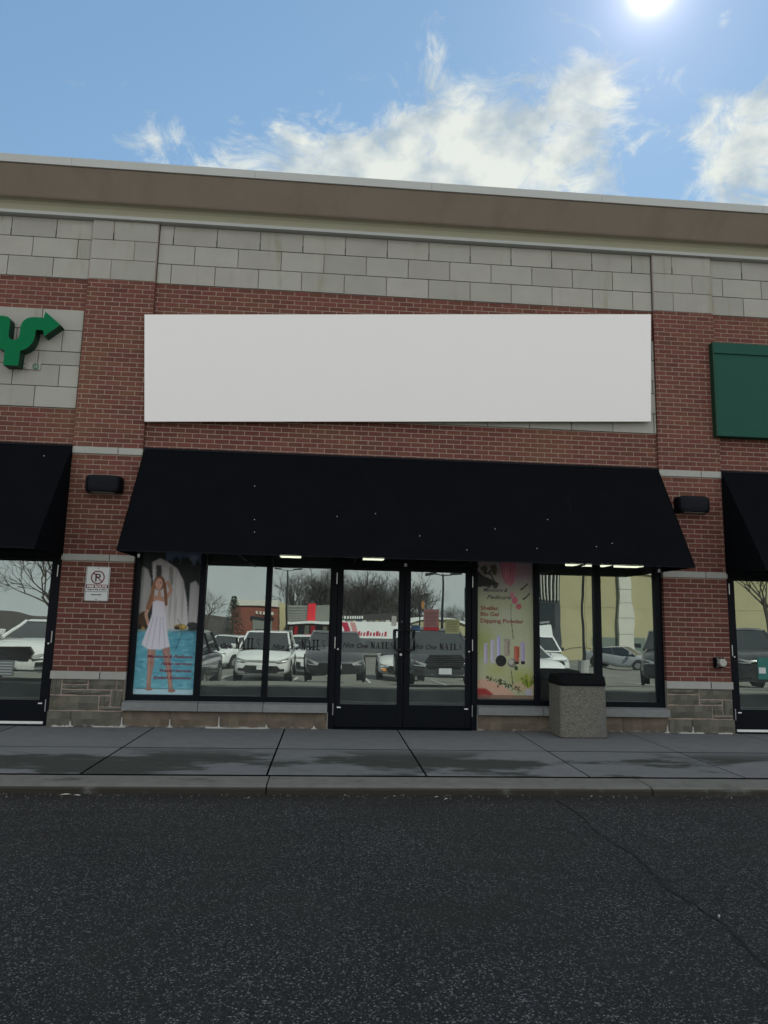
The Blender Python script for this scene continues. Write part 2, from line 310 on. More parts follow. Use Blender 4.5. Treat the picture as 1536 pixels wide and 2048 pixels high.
add_stain(asph, (0.014, 0.011, 0.009), 2.5, 0.15, 0.5, 0.85, stretch=(.6, 1, 1), ylo=-3.2, yhi=-3.5)
add_stain(asph, (0.030, 0.034, 0.026), 0.8, 0.45, 0.65, 0.35, seed=5.0)
mb = MB()
ys = [-2.9, -3.2, -4.5, -6, -8, -10, -12.5, -15.2, -20, -25, -35, -50, -80, -110, -200, -400, -600]
for a, b in zip(ys, ys[1:]):
    mb.quad((-600, a, gz(a)), (600, a, gz(a)), (600, b, gz(b)), (-600, b, gz(b)))
mb.quad((-600, 600, -.1), (600, 600, -.1), (600, -2.9, -.09), (-600, -2.9, -.09))
mb.obj('asphalt_ground', asph, kind='structure')
lotm = mat('worn_sunlit_asphalt', (0.19, 0.185, 0.16), .9, 0, .3, noise=(1.2, .25, 8), bump=(60, .5, .004))  # paler copy of the asphalt: sunlit brightness and salty wear put into its colour
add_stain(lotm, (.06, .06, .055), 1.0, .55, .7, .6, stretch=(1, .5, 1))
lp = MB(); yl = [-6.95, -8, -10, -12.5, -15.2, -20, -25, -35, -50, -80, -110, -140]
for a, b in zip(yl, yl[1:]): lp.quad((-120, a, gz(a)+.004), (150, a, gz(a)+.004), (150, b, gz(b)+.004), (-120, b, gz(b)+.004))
lp.obj('sunlit_lot_pavement', lotm, kind='structure')
# crack in the asphalt, a shallow open line
MT['crack'] = mat('crack_filler', (0.006, 0.006, 0.007), 0.9)
mb = MB(); pts = [(2.0, -3.3), (2.06, -3.75), (2.02, -4.2), (2.09, -4.7), (2.05, -5.2), (2.12, -5.7), (2.07, -6.2), (2.1, -6.9)]
P2 = []
for (x0, y0), (x1, y1) in zip(pts, pts[1:]):
    for k in range(6): P2.append((x0+(x1-x0)*k/6+random.uniform(-.012, .012), y0+(y1-y0)*k/6))
for (x0, y0), (x1, y1) in zip(P2, P2[1:]):
    w = random.uniform(.004, .010); mb.quad((x0-w, y0, gz(y0)+.004), (x0+w, y0, gz(y0)+.004), (x1+w, y1, gz(y1)+.004), (x1-w, y1, gz(y1)+.004))
mb.obj('asphalt_crack', MT['crack'], kind='structure')
# sidewalk slabs and kerb
conc = mat('sidewalk_concrete', (0.125, 0.132, 0.14), 0.85, 0, 0.35, noise=(5, 0.2, 8), bump=(150, 0.4, 0.003), var=0.12)
add_stain(conc, (0.024, 0.029, 0.025), 1.2, 0.455, 0.525, 0.95, stretch=(0.45, 1.0, 1), seed=9.4, ylo=-1.9, yhi=-1.25)
add_stain(conc, (0.03, 0.03, 0.03), 11, 0.62, 0.70, 0.6, stretch=(.4, 1, 1))
add_stain(conc, (0.17, 0.175, 0.18), 2.0, 0.56, 0.75, 0.35, stretch=(1, 3, 1))
kerbm = mat('kerb_concrete', (0.125, 0.125, 0.115), 0.9, 0, 0.3, noise=(7, 0.3, 8), bump=(120, 0.5, 0.004))
add_stain(kerbm, (0.022, 0.018, 0.013), 3, 0.2, 0.42, 0.92, zlo=-0.024, zhi=-0.014)
add_stain(kerbm, (0.035, 0.037, 0.035), 5, 0.55, 0.7, 0.6, stretch=(.5, 1, 1))
side = MB(); side.box(-30, 40, -2.79, 0.06, -.4, -0.004); sidewalk = side.obj('sidewalk', MT['groove'], kind='structure')
xs = [-30, -9.2, -7.15, -5.5, -3.85, -2.15, -0.5, 0.965, 2.52, 4.05, 5.65, 7.3, 8.9, 10.5, 40]
for (ya, yb, sl_) in ((-2.705, -1.421, 1), (-1.378, 0.05, 0)):
    for x0, x1 in zip(xs, xs[1:]):
        h = .008+random.uniform(-.0025, .0025)
        m_ = MB(); m_.box(x0+h, x1-h, ya, yb, -.1, random.uniform(-.001, .001)); m_.obj('slab', conc, sidewalk, bevel=.006)
kb = MB(); kb.box(-30, 40, -3.10, -2.80, -.4, -.018); kerb = kb.obj('kerb', MT['groove'], kind='structure')
prof = [(-2.775, -.2), (-2.775, -.002), (-2.80, .002), (-3.07, -.004), (-3.115, -.012), (-3.14, -.035), (-3.155, -.2)]
kx = [-30, -7.4, -3.9, -.47, 2.93, 6.3, 9.8, 40]
for x0, x1 in zip(kx, kx[1:]):
    m_ = MB(); m_.slope_box(x0+.006, x1-.006, prof); m_.obj('kerb_stone', kerbm, kerb)
# grit along the kerb foot
mb = MB()
for k in range(420):
    x = random.uniform(-5, 7); y = -3.16-abs(random.gauss(0, .07)); s_ = random.uniform(.003, .009); z = gz(y)
    mb.poly([(x-s_, y, z), (x+s_, y-s_, z), (x, y+s_, z)]); mb.poly([(x-s_, y, z), (x+s_, y-s_, z), (x, y, z+s_)]); mb.poly([(x+s_, y-s_, z), (x, y+s_, z), (x, y, z+s_)]); mb.poly([(x, y+s_, z), (x-s_, y, z), (x, y, z+s_)])
mb.obj('kerb_grit', mat('grit', (0.13, 0.12, 0.10), .9, var=.8), kind='stuff')

mb = MB()
for x, y, a, l in ((.98, -3.24, .3, .022), (1.05, -3.3, .9, .03), (.62, -3.22, 0, .015), (2.35, -3.2, .4, .018), (-2.1, -3.21, .2, .05), (-2.0, -3.23, -.3, .04), (-3.1, -3.25, .6, .02), (.2, -3.2, .1, .014), (3.6, -3.24, 1, .02), (2.14, -5.6, 1.1, .025), (-.6, -3.3, .5, .015)):
    z = gz(y)+.006; dx, dy = l*math.cos(a), l*math.sin(a); mb.quad((x-dx, y-dy, z), (x+dy*.25, y-dx*.25, z+.004), (x+dx, y+dy, z+.002), (x-dy*.25, y+dx*.25, z+.006))
mb.obj('kerb_litter', mat('pale_litter', (.45, .43, .38), .8), kind='stuff')
# ------------------------------------------------------------------ building
B = empty('shop_building', (0, 0, 0), label='brick strip mall building with pale stone upper band and taupe cornice', category='building')
C = 0.0667; PA, PB, PC, PD = -3.47, -2.553, 4.626, 5.543; RB = 0.05   # piers and the recess of the bays
PIERS = [(PA, PB), (PC, PD)]; BAYS = [(-9.6, PA), (PB, PC), (PD, 11.7)]
shell = MB()
for x0, x1 in PIERS: shell.box(x0+.003, x1-.003, 0.0035, .6, -.3, 6.9)
for x0, x1 in BAYS: shell.box(x0, x1, RB+.0035, .6, 2.75, 6.9)
for x0, x1 in ((-16, -9.6), (11.7, 18)): shell.box(x0, x1, 0.01, .6, -.3, 6.9)
shell.obj('wall', MT['mortar'], B)
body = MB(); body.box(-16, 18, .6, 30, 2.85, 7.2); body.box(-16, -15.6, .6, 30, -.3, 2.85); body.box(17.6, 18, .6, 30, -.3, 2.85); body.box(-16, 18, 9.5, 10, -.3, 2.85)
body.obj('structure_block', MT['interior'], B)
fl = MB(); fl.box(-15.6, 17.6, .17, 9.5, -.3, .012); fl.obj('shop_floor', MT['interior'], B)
bricks = []
def brick_field(x0, x1, z0, z1, y, start=0.0, up=True, holes=()):
    n = int(math.ceil((z1-z0)/C-1e-6)); k = 0
    for i in range(n):
        a = z0+i*C if up else z1-(i+1)*C; b = a+C-.0115
        a = max(a, z0); b = min(b, z1-.002)
        if b-a < .012: continue
        ph = start if i % 2 == 0 else start+.1
        x = x0-(.2-(ph % .2) if ph % .2 > 1e-6 else 0)
        while x < x1-1e-4:
            xa, xb = max(x, x0), min(x+.1885, x1)
            if x1-xb < .03: xb = x1
            x += .2
            if xb-xa < .02: continue
            segs = [(xa, xb)]
            for hx0, hx1, hz0, hz1 in holes:
                if b > hz0+.004 and a < hz1-.004:
                    ns = []
                    for sa, sb in segs:
                        if sb <= hx0 or sa >= hx1: ns.append((sa, sb)); continue
                        if sa < hx0-.02: ns.append((sa, hx0))
                        if sb > hx1+.02: ns.append((hx1, sb))
                    segs = ns
            for sa, sb in segs: bricks.append((sa, sb, y-.0012+random.uniform(-.0014, .0014), a, b))
for x0, x1 in PIERS:
    brick_field(x0, x1, .686, 2.088, 0); brick_field(x0, x1, 2.184, 3.518, 0, .09); brick_field(x0, x1, 3.623, 6.003, 0, .06)
PX0, PX1 = -2.45, 4.626
for x0, x1, px0, px1 in ((-9.6, PA, -9.0, -3.483), (PB, PC, PX0, PX1), (PD, 11.7, 6.0, 11.7)):
    brick_field(x0, x1, 2.8, 4.145, RB, .04, up=False); brick_field(x0, x1, 5.545, 6.003, RB, .14)
    if px0 > x0+.05: brick_field(x0, px0, 4.15, 5.54, RB, .02)
    if px1 < x1-.05: brick_field(px1, x1, 4.15, 5.54, RB, .02)
bricks.sort(key=lambda q: (q[0]**2*.6+(q[3]-1.4)**2))
lead = [q for q in bricks if q[1]-q[0] > .05 and not (q[3] > 2.2 and (q[2] > .03))][:300]; ls = set(lead)
for q in lead:
    m_ = MB(); w = (q[1]-q[0])/2; h = (q[4]-q[3])/2; m_.box(-w, w, 0, .10, -h, h, back=False)
    key = 'brick%.3f_%.3f' % (round(w, 3), round(h, 3))
    me = MT.get(key)
    if me is None: me = m_.mesh('brick', MT['brick']); MT[key] = me
    link('brick', me, B, ((q[0]+q[1])/2, q[2], (q[3]+q[4])/2))
m_ = MB()
for q in bricks:
    if q not in ls: m_.box(q[0], q[1], q[2], q[2]+.10, q[3], q[4], back=False)
m_.obj('brick_field', MT['brick'], B, kind='stuff')
ends = MB()
for x0, x1 in ((-16, -9.6), (11.7, 18)): ends.box(x0, x1, 0, .009, 0, 6.003)
def brick_tex():
    m = mat('far_brick', (.155, .052, .04), .85); nt = m.node_tree; b = nt.nodes['Principled BSDF']; t = N('ShaderNodeNewGeometry', nt)
    mpn = N('ShaderNodeMapping', nt); mpn.inputs['Rotation'].default_value = (math.pi/2, 0, 0); L(t.outputs['Position'], mpn.inputs[0], nt)
    k = N('ShaderNodeTexBrick', nt); k.inputs['Scale'].default_value = 1; k.inputs['Brick Width'].default_value = .2; k.inputs['Row Height'].default_value = .0667; k.inputs['Mortar Size'].default_value = .005
    k.inputs['Color1'].default_value = (.17, .056, .044, 1); k.inputs['Color2'].default_value = (.12, .042, .033, 1); k.inputs['Mortar'].default_value = (.38, .27, .22, 1)
    L(mpn.outputs[0], k.inputs['Vector'], nt); L(k.outputs['Color'], b.inputs['Base Color'], nt); return m
ends.obj('end_wall', brick_tex(), B)
# pale stone courses
def stone_row(x0, x1, z0, z1, y, joints, name='stone_block', m=None, depth=.05, j=.005):
    xs_ = [x0]+[q for q in joints if x0+.03 < q < x1-.03]+[x1]
    for a, b in zip(xs_, xs_[1:]):
        k = MB(); k.box(a+j, b-j, y+random.uniform(-.0015, .0015), y+depth, z0+j, z1-j); k.obj(name, m or MT['stone'], B, bevel=.003)
STEP = .608
def js(anchor, x0, x1): k0 = math.floor((x0-anchor)/STEP); return [anchor+STEP*k for k in range(k0, k0+int((x1-x0)/STEP)+3)]
rowz = [(6.592, 6.882), (6.300, 6.592), (6.005, 6.300)]
back = MB()
for x0, x1 in PIERS: back.box(x0, x1, .006, .06, 6.0, 6.9)
for x0, x1 in BAYS: back.box(x0, x1, RB+.006, RB+.06, 6.0, 6.9)
back.obj('stone_backing', MT['joint'], B)
for (x0, x1), anc in zip(BAYS, ((-3.965, -3.656), (-2.355, -2.046), (6.04, 5.727))):
    for i, (a, b) in enumerate(rowz): stone_row(x0+.004, x1-.004, a, b, RB-.02, js(anc[i % 2], x0, x1))
for (x0, x1), anc in zip(PIERS, ((-3.169, -2.871), (4.934, 5.235))):
    for i, (a, b) in enumerate(rowz): stone_row(x0+.008, x1-.008, a, b, -.008, [anc[i % 2]])
weep = MB()
for (x0, x1), anc, y in [(BAYS[0], -3.965, RB-.023), (BAYS[1], -2.355, RB-.023), (BAYS[2], 6.04, RB-.023)]:
    for q in js(anc, x0, x1):
        if x0+.05 < q < x1-.05: weep.box(q-.006, q+.006, y, y+.02, 6.597, 6.70)
for q in (-3.169, 4.934): weep.box(q-.006, q+.006, -.011, .01, 6.597, 6.70)
for q in (-2.868, 5.238): weep.box(q-.005, q+.005, -.024, .01, .60, .67)
weep.obj('weep_slots', MT['ink'], B)
prow = [(5.245, 5.545), (4.937, 5.245), (4.744, 4.937), (4.440, 4.744), (4.145, 4.440)]
for x0, x1, anc in ((-9.0, -3.483, (-4.04, -3.745)), (PX0, PX1, (-2.1, -1.8)), (6.0, 11.6, (6.5, 6.2))):
    k = MB(); k.box(x0, x1, RB-.004, RB+.03, 4.147, 5.543); k.obj('panel_backing', MT['joint'], B)
    for i, (a, b) in enumerate(prow): stone_row(x0, x1, a, b, RB-.022, js(anc[i % 2], x0, x1))
for (x0, x1), q in zip(PIERS, (-2.868, 5.238)):
    stone_row(x0-.012, x1+.012, 2.090, 2.183, -.018, [q], 'band_stone', MT['band'])
    stone_row(x0-.012, x1+.012, 3.520, 3.621, -.018, [q], 'band_stone', MT['band'])
    stone_row(x0-.014, x1+.012, .583, .686, -.022, [q], 'cap_stone', MT['band'], j=.003)
    k = MB(); k.box(x0, x1, .012, .1, 0, .585); k.obj('base_mortar', MT['ash_joint'], B)
def ash(x0, x1, z0, z1, m=None, y=-.012, name='base_stone'):
    k = MB(); n = 5; i0 = 0; j = .006
    xa, xb, za, zb = x0+j, x1-j, z0+j, z1-j
    g = [[(xa+(xb-xa)*a/n+(0 if a in (0, n) else random.uniform(-.004, .004)), (y+.012 if a in (0, n) or c in (0, 2) else y)+random.uniform(-.004, .004), za+(zb-za)*c/2+(random.uniform(-.004, .004))) for a in range(n+1)] for c in range(3)]
    for c in range(2):
        for a in range(n): k.quad(g[c][a], g[c][a+1], g[c+1][a+1], g[c+1][a])
    bd = [g[0][a] for a in range(n+1)]+[g[1][n]]+[g[2][a] for a in range(n, -1, -1)]+[g[1][0]]
    for p, q in zip(bd, bd[1:]+bd[:1]): k.quad(p, q, (q[0], .05, q[2]), (p[0], .05, p[2]))
    k.obj(name, m or MT['ashlar'], B)
for s in ((PA, -3.335, .386, .583), (-3.335, -3.01, .518, .583), (-3.335, -3.01, .454, .518), (-3.01, -2.654, .454, .583), (-2.654, PB, .454, .583), (-3.335, -2.717, .385, .454),
          (PA, -2.858, .196, .385), (-2.858, -2.717, .245, .385), (-2.858, PB, .196, .245), (-2.717, PB, .245, .454),
          (PC, 5.074, .509, .583), (5.074, PD, .445, .583), (PC, 5.074, .367, .509), (5.074, 5.398, .372, .445), (PC, 5.25, .19, .367), (5.25, 5.398, .232, .372), (5.398, PD, .232, .445), (5.25, PD, .19, .232)): ash(*s)
for s in ((PA-.01, -3.18, 0, .194), (-3.18, PB-.003, 0, .194), (PC+.003, 4.949, 0, .188), (4.949, PD+.01, 0, .188)): ash(*s, y=-.03)
# sills, plinth below the windows
for x0, x1, jt, st in ((PB-.012, .04, (-1.955, -1.339, -.736, -.127), (-1.615, -.786)), (2.02, PC+.012, (2.822, 3.995), (2.90, 3.70))):
    q = [x0]+list(jt)+[x1]
    for a, b in zip(q, q[1:]): ash(a, b, 0, .205, MT['plinth'], -.005, 'plinth_stone')
    q = [x0]+list(st)+[x1]
    for a, b in zip(q, q[1:]):
        k = MB(); k.slope_box(a+.003, b-.003, [(-.055, .208), (-.055, .305), (.12, .328), (.12, .208)]); k.obj('sill_stone', MT['sill'], B, bevel=.005)
k = MB(); k.box(PB, .05, .02, .16, -.1, .21); k.box(2.02, PC, .02, .16, -.1, .21); k.obj('plinth_core', MT['ash_joint'], B)
# mortar salt blooms at the joints
k = MB()
for x, h in ((-3.18, .07), (-2.553, .12), (-1.955, .10), (-1.339, .14), (-.736, .05), (-.127, .04), (4.60, .10), (4.949, .09)):
    w = .018
    pts_ = [(x-w*2.2, .003), (x-w*.9, .012), (x-.006, .035), (x-.004, h), (x+.004, h), (x+.007, .04), (x+w*1.1, .014), (x+w*2.4, .003)]
    k.extrude_xz(pts_, -.038 if x in (-3.18, 4.949) else -.026, .01)
for x0, x1 in ((-3.4, -3.2), (-2.9, -2.5), (-1.5, -.75), (4.75, 5.1), (5.3, 5.5)):
    n = 9; top = [(x0+(x1-x0)*i/n, random.uniform(.006, .02)) for i in range(n+1)]
    k.extrude_xz([(x0, .001)]+top+[(x1, .001)], -.042, .0)
k.obj('salt_bloom', MT['salt'], B)
# cornice
k = MB(); k.slope_box(-16, 18, [(.06, 6.885), (-.062, 6.885), (-.066, 6.928), (.06, 6.936)]); k.obj('drip_ledge', MT['flash'], B)
k = MB(); k.slope_box(-16, 18, [(.5, 6.94), (-.045, 6.936), (-.045, 6.97), (-.052, 7.02), (-.075, 7.055), (-.115, 7.07), (.5, 7.07)]); k.obj('cove', MT['stucco_cream'], B)
k = MB(); k.slope_box(-16, 18, [(.5, 7.07), (-.14, 7.07), (-.165, 7.085), (-.44, 7.36), (-.44, 7.40), (.5, 7.40)]); k.obj('cornice', MT['stucco_dark'], B)
q = [-16, -10.4, -7.9, -5.4, -3.65, -1.2, 1.25, 3.7, 6.1, 8.6, 11, 18]
for a, b in zip(q, q[1:]):
    k = MB(); k.slope_box(a+.0015, b-.0015, [(-.475, 7.375), (-.475, 7.49), (-.46, 7.50), (.5, 7.53), (.5, 7.40), (-.455, 7.40), (-.455, 7.375)]); k.obj('coping_panel', MT['flash'], B)

# ------------------------------------------------------------------ shop front glazing
FY0, FY1, GLY = .065, .17, .13
TOP = 2.74
def window(name, cols, x0, x1, panes):
    k = MB()
    for a, b in cols: k.box(a, b, FY0, FY1, .325, TOP)
    prev = None
    for a, b in panes: k.box(a, b, FY0+.002, FY1, .325, .392); k.box(a, b, FY0+.002, FY1, TOP-.05, TOP)
    o = k.obj(name, MT['black_metal'], B, bevel=.003)
    for a, b in panes:
        g = MB(); g.quad((a-.01, GLY, .38), (b+.01, GLY, .38), (b+.01, GLY, TOP-.04), (a-.01, GLY, TOP-.04)); g.obj('pane', MT['glass'], o)
    return o
wL = window('window', [(PB+.001, -2.487), (-1.703, -1.627), (-.832, -.755), (.026, .052)], PB, .052, [(-2.487, -1.703), (-1.627, -.832), (-.755, .026)])
wR = window('window', [(2.022, 2.034), (2.822, 2.892), (3.676, 3.76), (4.548, PC-.001)], 2.02, PC, [(2.034, 2.822), (2.892, 3.676), (3.76, 4.548)])
for x in (PB+.04, PC-.03):
    c_ = MB(); c_.box(x-.014, x+.014, .045, .065, 2.16, 2.205); c_.box(x-.005, x+.005, .040, .045, 2.175, 2.19); c_.obj('bracket', [MT['white']], wL if x < 0 else wR)
def door_frame(x0, x1, cut0=True, cut1=True):
    k = MB()
    if cut0: k.box(x0, x0+.07, .05, FY1+.02, 0, TOP)
    if cut1: k.box(x1-.07, x1, .05, FY1+.02, 0, TOP)
    k.box(x0+.07, x1-.07, .052, FY1+.02, 2.13, 2.2); k.box(x0+.07, x1-.07, .052, FY1+.02, TOP-.06, TOP)
    o = k.obj('door_frame', MT['black_metal'], B, bevel=.003)
    g = MB(); g.quad((x0+.07, GLY, 2.2), (x1-.07, GLY, 2.2), (x1-.07, GLY, TOP-.05), (x0+.07, GLY, TOP-.05)); g.obj('pane', MT['glass'], o)
    t = MB(); t.slope_box(x0+.07, x1-.07, [(.0, 0.001), (.02, .016), (FY1, .016), (FY1, .001)]); t.obj('threshold', MT['black_metal'], o)
    if not (x0 > 0 and x1 < 3): t = MB(); t.box(x0+.075, x1-.075, .058, .072, .018, .048); t.obj('sweep_strip', MT['white'], o)
    return o
def door(x0, x1, hinge, handle=True):
    """one glazed leaf between x0 and x1; hinge -1 left, 1 right"""
    k = MB(); st = .078; y0, y1 = .075, .12
    k.box(x0, x0+st, y0, y1, .022, 2.125); k.box(x1-st, x1, y0, y1, .022, 2.125); k.box(x0+st, x1-st, y0+.001, y1, .022, .31); k.box(x0+st, x1-st, y0+.001, y1, 2.075, 2.125)
    o = k.obj('door', MT['black_metal'], B, bevel=.003)
    g = MB(); g.quad((x0+st-.01, .1, .30), (x1-st+.01, .1, .30), (x1-st+.01, .1, 2.085), (x0+st-.01, .1, 2.085)); g.obj('pane', MT['glass'], o)
    hx = x0-.012 if hinge < 0 else x1+.012
    for z in (1.955, 1.105, .247):
        h = MB(); h.tube((hx, .052, z-.075), (hx, .052, z+.075), .0075, n=8); h.obj('hinge', MT['steel'], o)
    sx = x0+.05 if hinge < 0 else x1-.05
    lb = MB(); lb.box(sx-.04 if hinge > 0 else sx-.01, sx+.01 if hinge > 0 else sx+.04, y0-.003, y0, .262, .277); lb.obj('corner_label', MT['white'], o)
    pv = MB(); pv.tube((sx-hinge*-.02, y0-.004, 1.02), (sx-hinge*-.02, y0+.01, 1.02), .012, n=10); pv.obj('pivot_cap', MT['steel'], o)
    ex = x1-.04 if hinge < 0 else x0+.04
    if handle:
        hd = MB(); z0, z1 = 1.03, 1.285; yy = y0-.065
        hx2 = ex-.09*(-hinge)*1 if hinge < 0 else ex+.09
        hx2 = ex-.085 if hinge < 0 else ex+.085
        for a, b in (((ex, y0, z0), (ex, yy, z0)), ((ex, yy, z0), (hx2, yy, z0)), ((hx2, yy, z0), (hx2, yy, z1)), ((hx2, yy, z1), (ex, yy, z1)), ((ex, yy, z1), (ex, y0, z1))): hd.tube(a, b, .014, n=8)
        hd.obj('handle', MT['black_gloss'], o, smooth=True)
        ps = MB(); ps.tube((x0+st, .16, 1.03), (x1-st, .16, 1.03), .016, n=8); ps.box(x0+st, x1-st, .15, .17, .95, .975); ps.obj('push_bar', MT['black_gloss'], o)
    return o
DF = door_frame(.052, 2.02)
d1 = door(.124, 1.032, -1); d2 = door(1.040, 1.948, 1)
lk = MB(); lk.tube((.995, .070, .965), (.995, .08, .965), .018, n=14); lk.obj('lock_cylinder', MT['steel'], d1, smooth=False)
lk = MB(); lk.tube((1.0, .070, 1.40), (1.0, .08, 1.40), .01, n=10); lk.obj('lock_cylinder', MT['ink_grey'], d1)
lk = MB(); lk.tube((1.036, .05, 2.165), (1.036, .06, 2.165), .02, n=12); lk.box(1.016, 1.056, .046, .05, 2.14, 2.155); lk.obj('door_sensor', MT['white'], DF)
dfl = door_frame(-5.54, PA-.001, True, True); door(-5.468, -4.51, -1); dl = door(-4.50, PA-.073, 1)
dfr = door_frame(PD+.001, 7.6, True, True); dr = door(PD+.073, 6.57, -1); door(6.58, 7.528, 1)
for x0, x1 in ((-9.6, -5.54), (7.6, 11.7)):
    cs_ = [x0, (2*x0+x1)/3, (x0+2*x1)/3, x1]
    window('window', [(c-.035, c+.035) for c in cs_], x0, x1, [(a+.035, b-.035) for a, b in zip(cs_, cs_[1:])])
    k = MB(); k.box(x0, x1, -.03, .16, 0, .33); k.obj('sill_wall', MT['plinth'], B)
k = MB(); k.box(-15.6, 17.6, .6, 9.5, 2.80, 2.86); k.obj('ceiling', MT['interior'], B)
for x0, x1, y in ((-1.07, -.63, 6.0), (.75, 1.2, 6.0), (5.4, 5.65, 6.0), (5.73, 6.31, 6.0), (6.54, 7.08, 6.0), (7.6, 8.2, 4.2), (9.5, 10.1, 5.0), (-9.0, -8.4, 5.0)):
    k = MB(); k.box(x0, x1, y-.12, y+.34, 2.735, 2.80); k.obj('ceiling_light', MT['light'], B)
# reception desk silhouette inside
k = MB(); k.box(-2.2, -.6, 4.2, 4.8, .012, 1.05); k.box(-2.3, -.5, 4.15, 4.85, 1.05, 1.09); k.obj('counter', MT['interior'], None, label='dark counter standing inside the middle shop behind its left windows', category='counter')

# ---- lettering on the glass
def serif_letter(mb, ch, x, z, w, h, y, m=0):
    """heavy serif capitals as flat shapes"""
    t = w*.36; th = w*.14; sf = h*.10
    def R(a, b, c, d): mb.quad((x+a, y, z+c), (x+b, y, z+c), (x+b, y, z+d), (x+a, y, z+d), m)
    def S(c0, c1, wd=1.0): R(c0, c1, 0, sf); R(c0, c1, h-sf, h)
    if ch == 'I': R(w*.5-t/2, w*.5+t/2, 0, h); R(w*.15, w*.85, 0, sf); R(w*.15, w*.85, h-sf, h)
    if ch == 'L': R(w*.12, w*.12+t, 0, h); R(0, w*.55, h-sf, h); R(0, w*.95, 0, sf*1.1); mb.poly([(x+w*.95, y, z), (x+w*.95, y, z+h*.36), (x+w*.82, y, z+sf), (x+w*.7, y, z)], m)
    if ch == 'N':
        R(w*.10, w*.10+th*1.3, 0, h); R(w*.9-th*1.3, w*.9, 0, h); mb.quad((x+w*.02, y, z+h), (x+w*.02+t, y, z+h), (x+w*.9, y, z), (x+w*.9-t, y, z), m)
        R(0, w*.34, 0, sf); R(w*.68, w*1.0, h-sf, h)
    if ch == 'A':
        mb.quad((x+w*.40, y, z+h), (x+w*.62, y, z+h), (x+w*1.0, y, z), (x+w*1.0-t, y, z), m); mb.quad((x+w*.44, y, z+h*.95), (x+w*.50, y, z+h*.95), (x+w*.16, y, z), (x+w*.06, y, z), m)
        R(w*.28, w*.75, h*.28, h*.28+sf); R(-w*.02, w*.3, 0, sf); R(w*.62, w*1.05, 0, sf)
    if ch == 'S':
        pts_ = [(.82, .78), (.70, .92), (.48, .95), (.26, .86), (.24, .68), (.42, .56), (.66, .44), (.78, .28), (.68, .10), (.44, .05), (.24, .12), (.14, .28)]
        for (a, b), (c, d) in zip(pts_, pts_[1:]):
            k = .17 if .25 < (b+d)/2 < .75 else .09
            nx, nz = (d-b), -(c-a); l = math.hypot(nx, nz); nx, nz = nx/l*k*w*.6, nz/l*k*w*.6
            ax, az, cx, cz = x+a*w, z+b*h, x+c*w, z+d*h
            mb.quad((ax-nx, y, az-nz), (cx-nx, y, cz-nz), (cx+nx, y, cz+nz), (ax+nx, y, az+nz), m)
def shop_name(x0, z, parent, scale=1.0, m='ink', y=.096, tall=1.0):
    """the shop name as written on the glass: light script then heavy serif"""
    mb = MB()
    sc = scale
    text_mb(mb, 'Nice', x0, z+.010*sc, .066*sc, y, 0, shear=.42, bold=.0022, width=.155*sc)
    text_mb(mb, 'One', x0+.19*sc, z+.004*sc, .066*sc, y, 0, shear=.42, bold=.0022, width=.15*sc)
    x = x0+.375*sc
    for ch in 'NAILS': serif_letter(mb, ch, x, z, .058*sc, .072*sc*tall, y); x += (.066 if ch != 'I' else .060)*sc
    mb.obj('lettering', MT[m], parent)
for d_, xa, xb in ((d1, .205, .951), (d2, 1.121, 1.867)):
    fm = MB(); fm.quad((xa, .097, .975), (xb, .097, .975), (xb, .097, 1.17), (xa, .097, 1.17)); fm.obj('frosted_band', MT['film'], d_)
shop_name(.215, 1.035, d1, 1.0, tall=1.2); shop_name(1.143, 1.035, d2, 1.0, tall=1.2)
shop_name(-1.59, .995, wL, 1.04, y=.126, tall=1.9); shop_name(-.715, .995, wL, 1.02, y=.126, tall=1.9)

# ---- papers on the doors
def paper(x0, x1, z0, z1, base, lab, lines=0, stripe=None, y=.094):
    k = MB(); k.quad((x0, y, z0), (x1, y, z0), (x1, y, z1), (x0, y, z1), 0)
    n = lines; w = x1-x0; h = z1-z0
    for i in range(n):
        z = z1-h*(.10+.78*(i+.5)/n); k.quad((x0+w*.08, y-.001, z-h*.25/n), (x0+w*random.uniform(.75, .93), y-.001, z-h*.25/n), (x0+w*.92, y-.001, z+h*.12/n), (x0+w*.08, y-.001, z+h*.12/n), 1)
    if stripe: k.quad((x0, y-.0012, z0), (x1, y-.0012, z0), (x1, y-.0012, z0+h*.14), (x0, y-.0012, z0+h*.14), 2)
    o = k.obj('notice', [mat('notice_paper', base, .7), mat('notice_ink', tuple(c*.45 for c in base), .7), mat('notice_stripe', stripe or base, .7)], None, label=lab, category='notice')
    return o
paper(1.299, 1.508, 1.29, 1.575, (.33, .17, .16), 'pinkish price list with a red foot taped inside the right glass door', 12, (.42, .03, .04))
paper(1.596, 1.79, 1.255, 1.448, (.34, .35, .17), 'yellow printed sheet on the right glass door beside the price list', 7)
paper(.864, .928, 1.339, 1.472, (.55, .55, .50), 'small blank white card high on the left glass door by its handle', 0)
paper(1.130, 1.249, 1.266, 1.357, (.06, .12, .22), 'small blue and white sticker on the right glass door beside the handle', 2, (.35, .4, .42))
k = MB(); cx, cz = 1.285, 1.63
k.poly([(cx+.022*math.cos(t*math.pi/8), .094, cz+.055*math.sin(t*math.pi/8)) for t in range(16)]); k.obj('sticker', mat('orange_sticker', (.62, .33, .12), .6), None, label='small oval orange sticker above the price list on the right glass door', category='sticker')
k = MB(); k.quad((5.985, .094, .72), (6.18, .094, .72), (6.18, .094, 1.02), (5.985, .094, 1.02), 0); k.quad((6.0, .093, .80), (6.1, .093, .80), (6.1, .093, .88), (6.0, .093, .88), 1)
k.obj('sticker', [mat('teal_sticker', (.03, .16, .14), .6), MT['sign_white']], None, label='teal and white sticker low on the glass door right of the right pier', category='sticker')
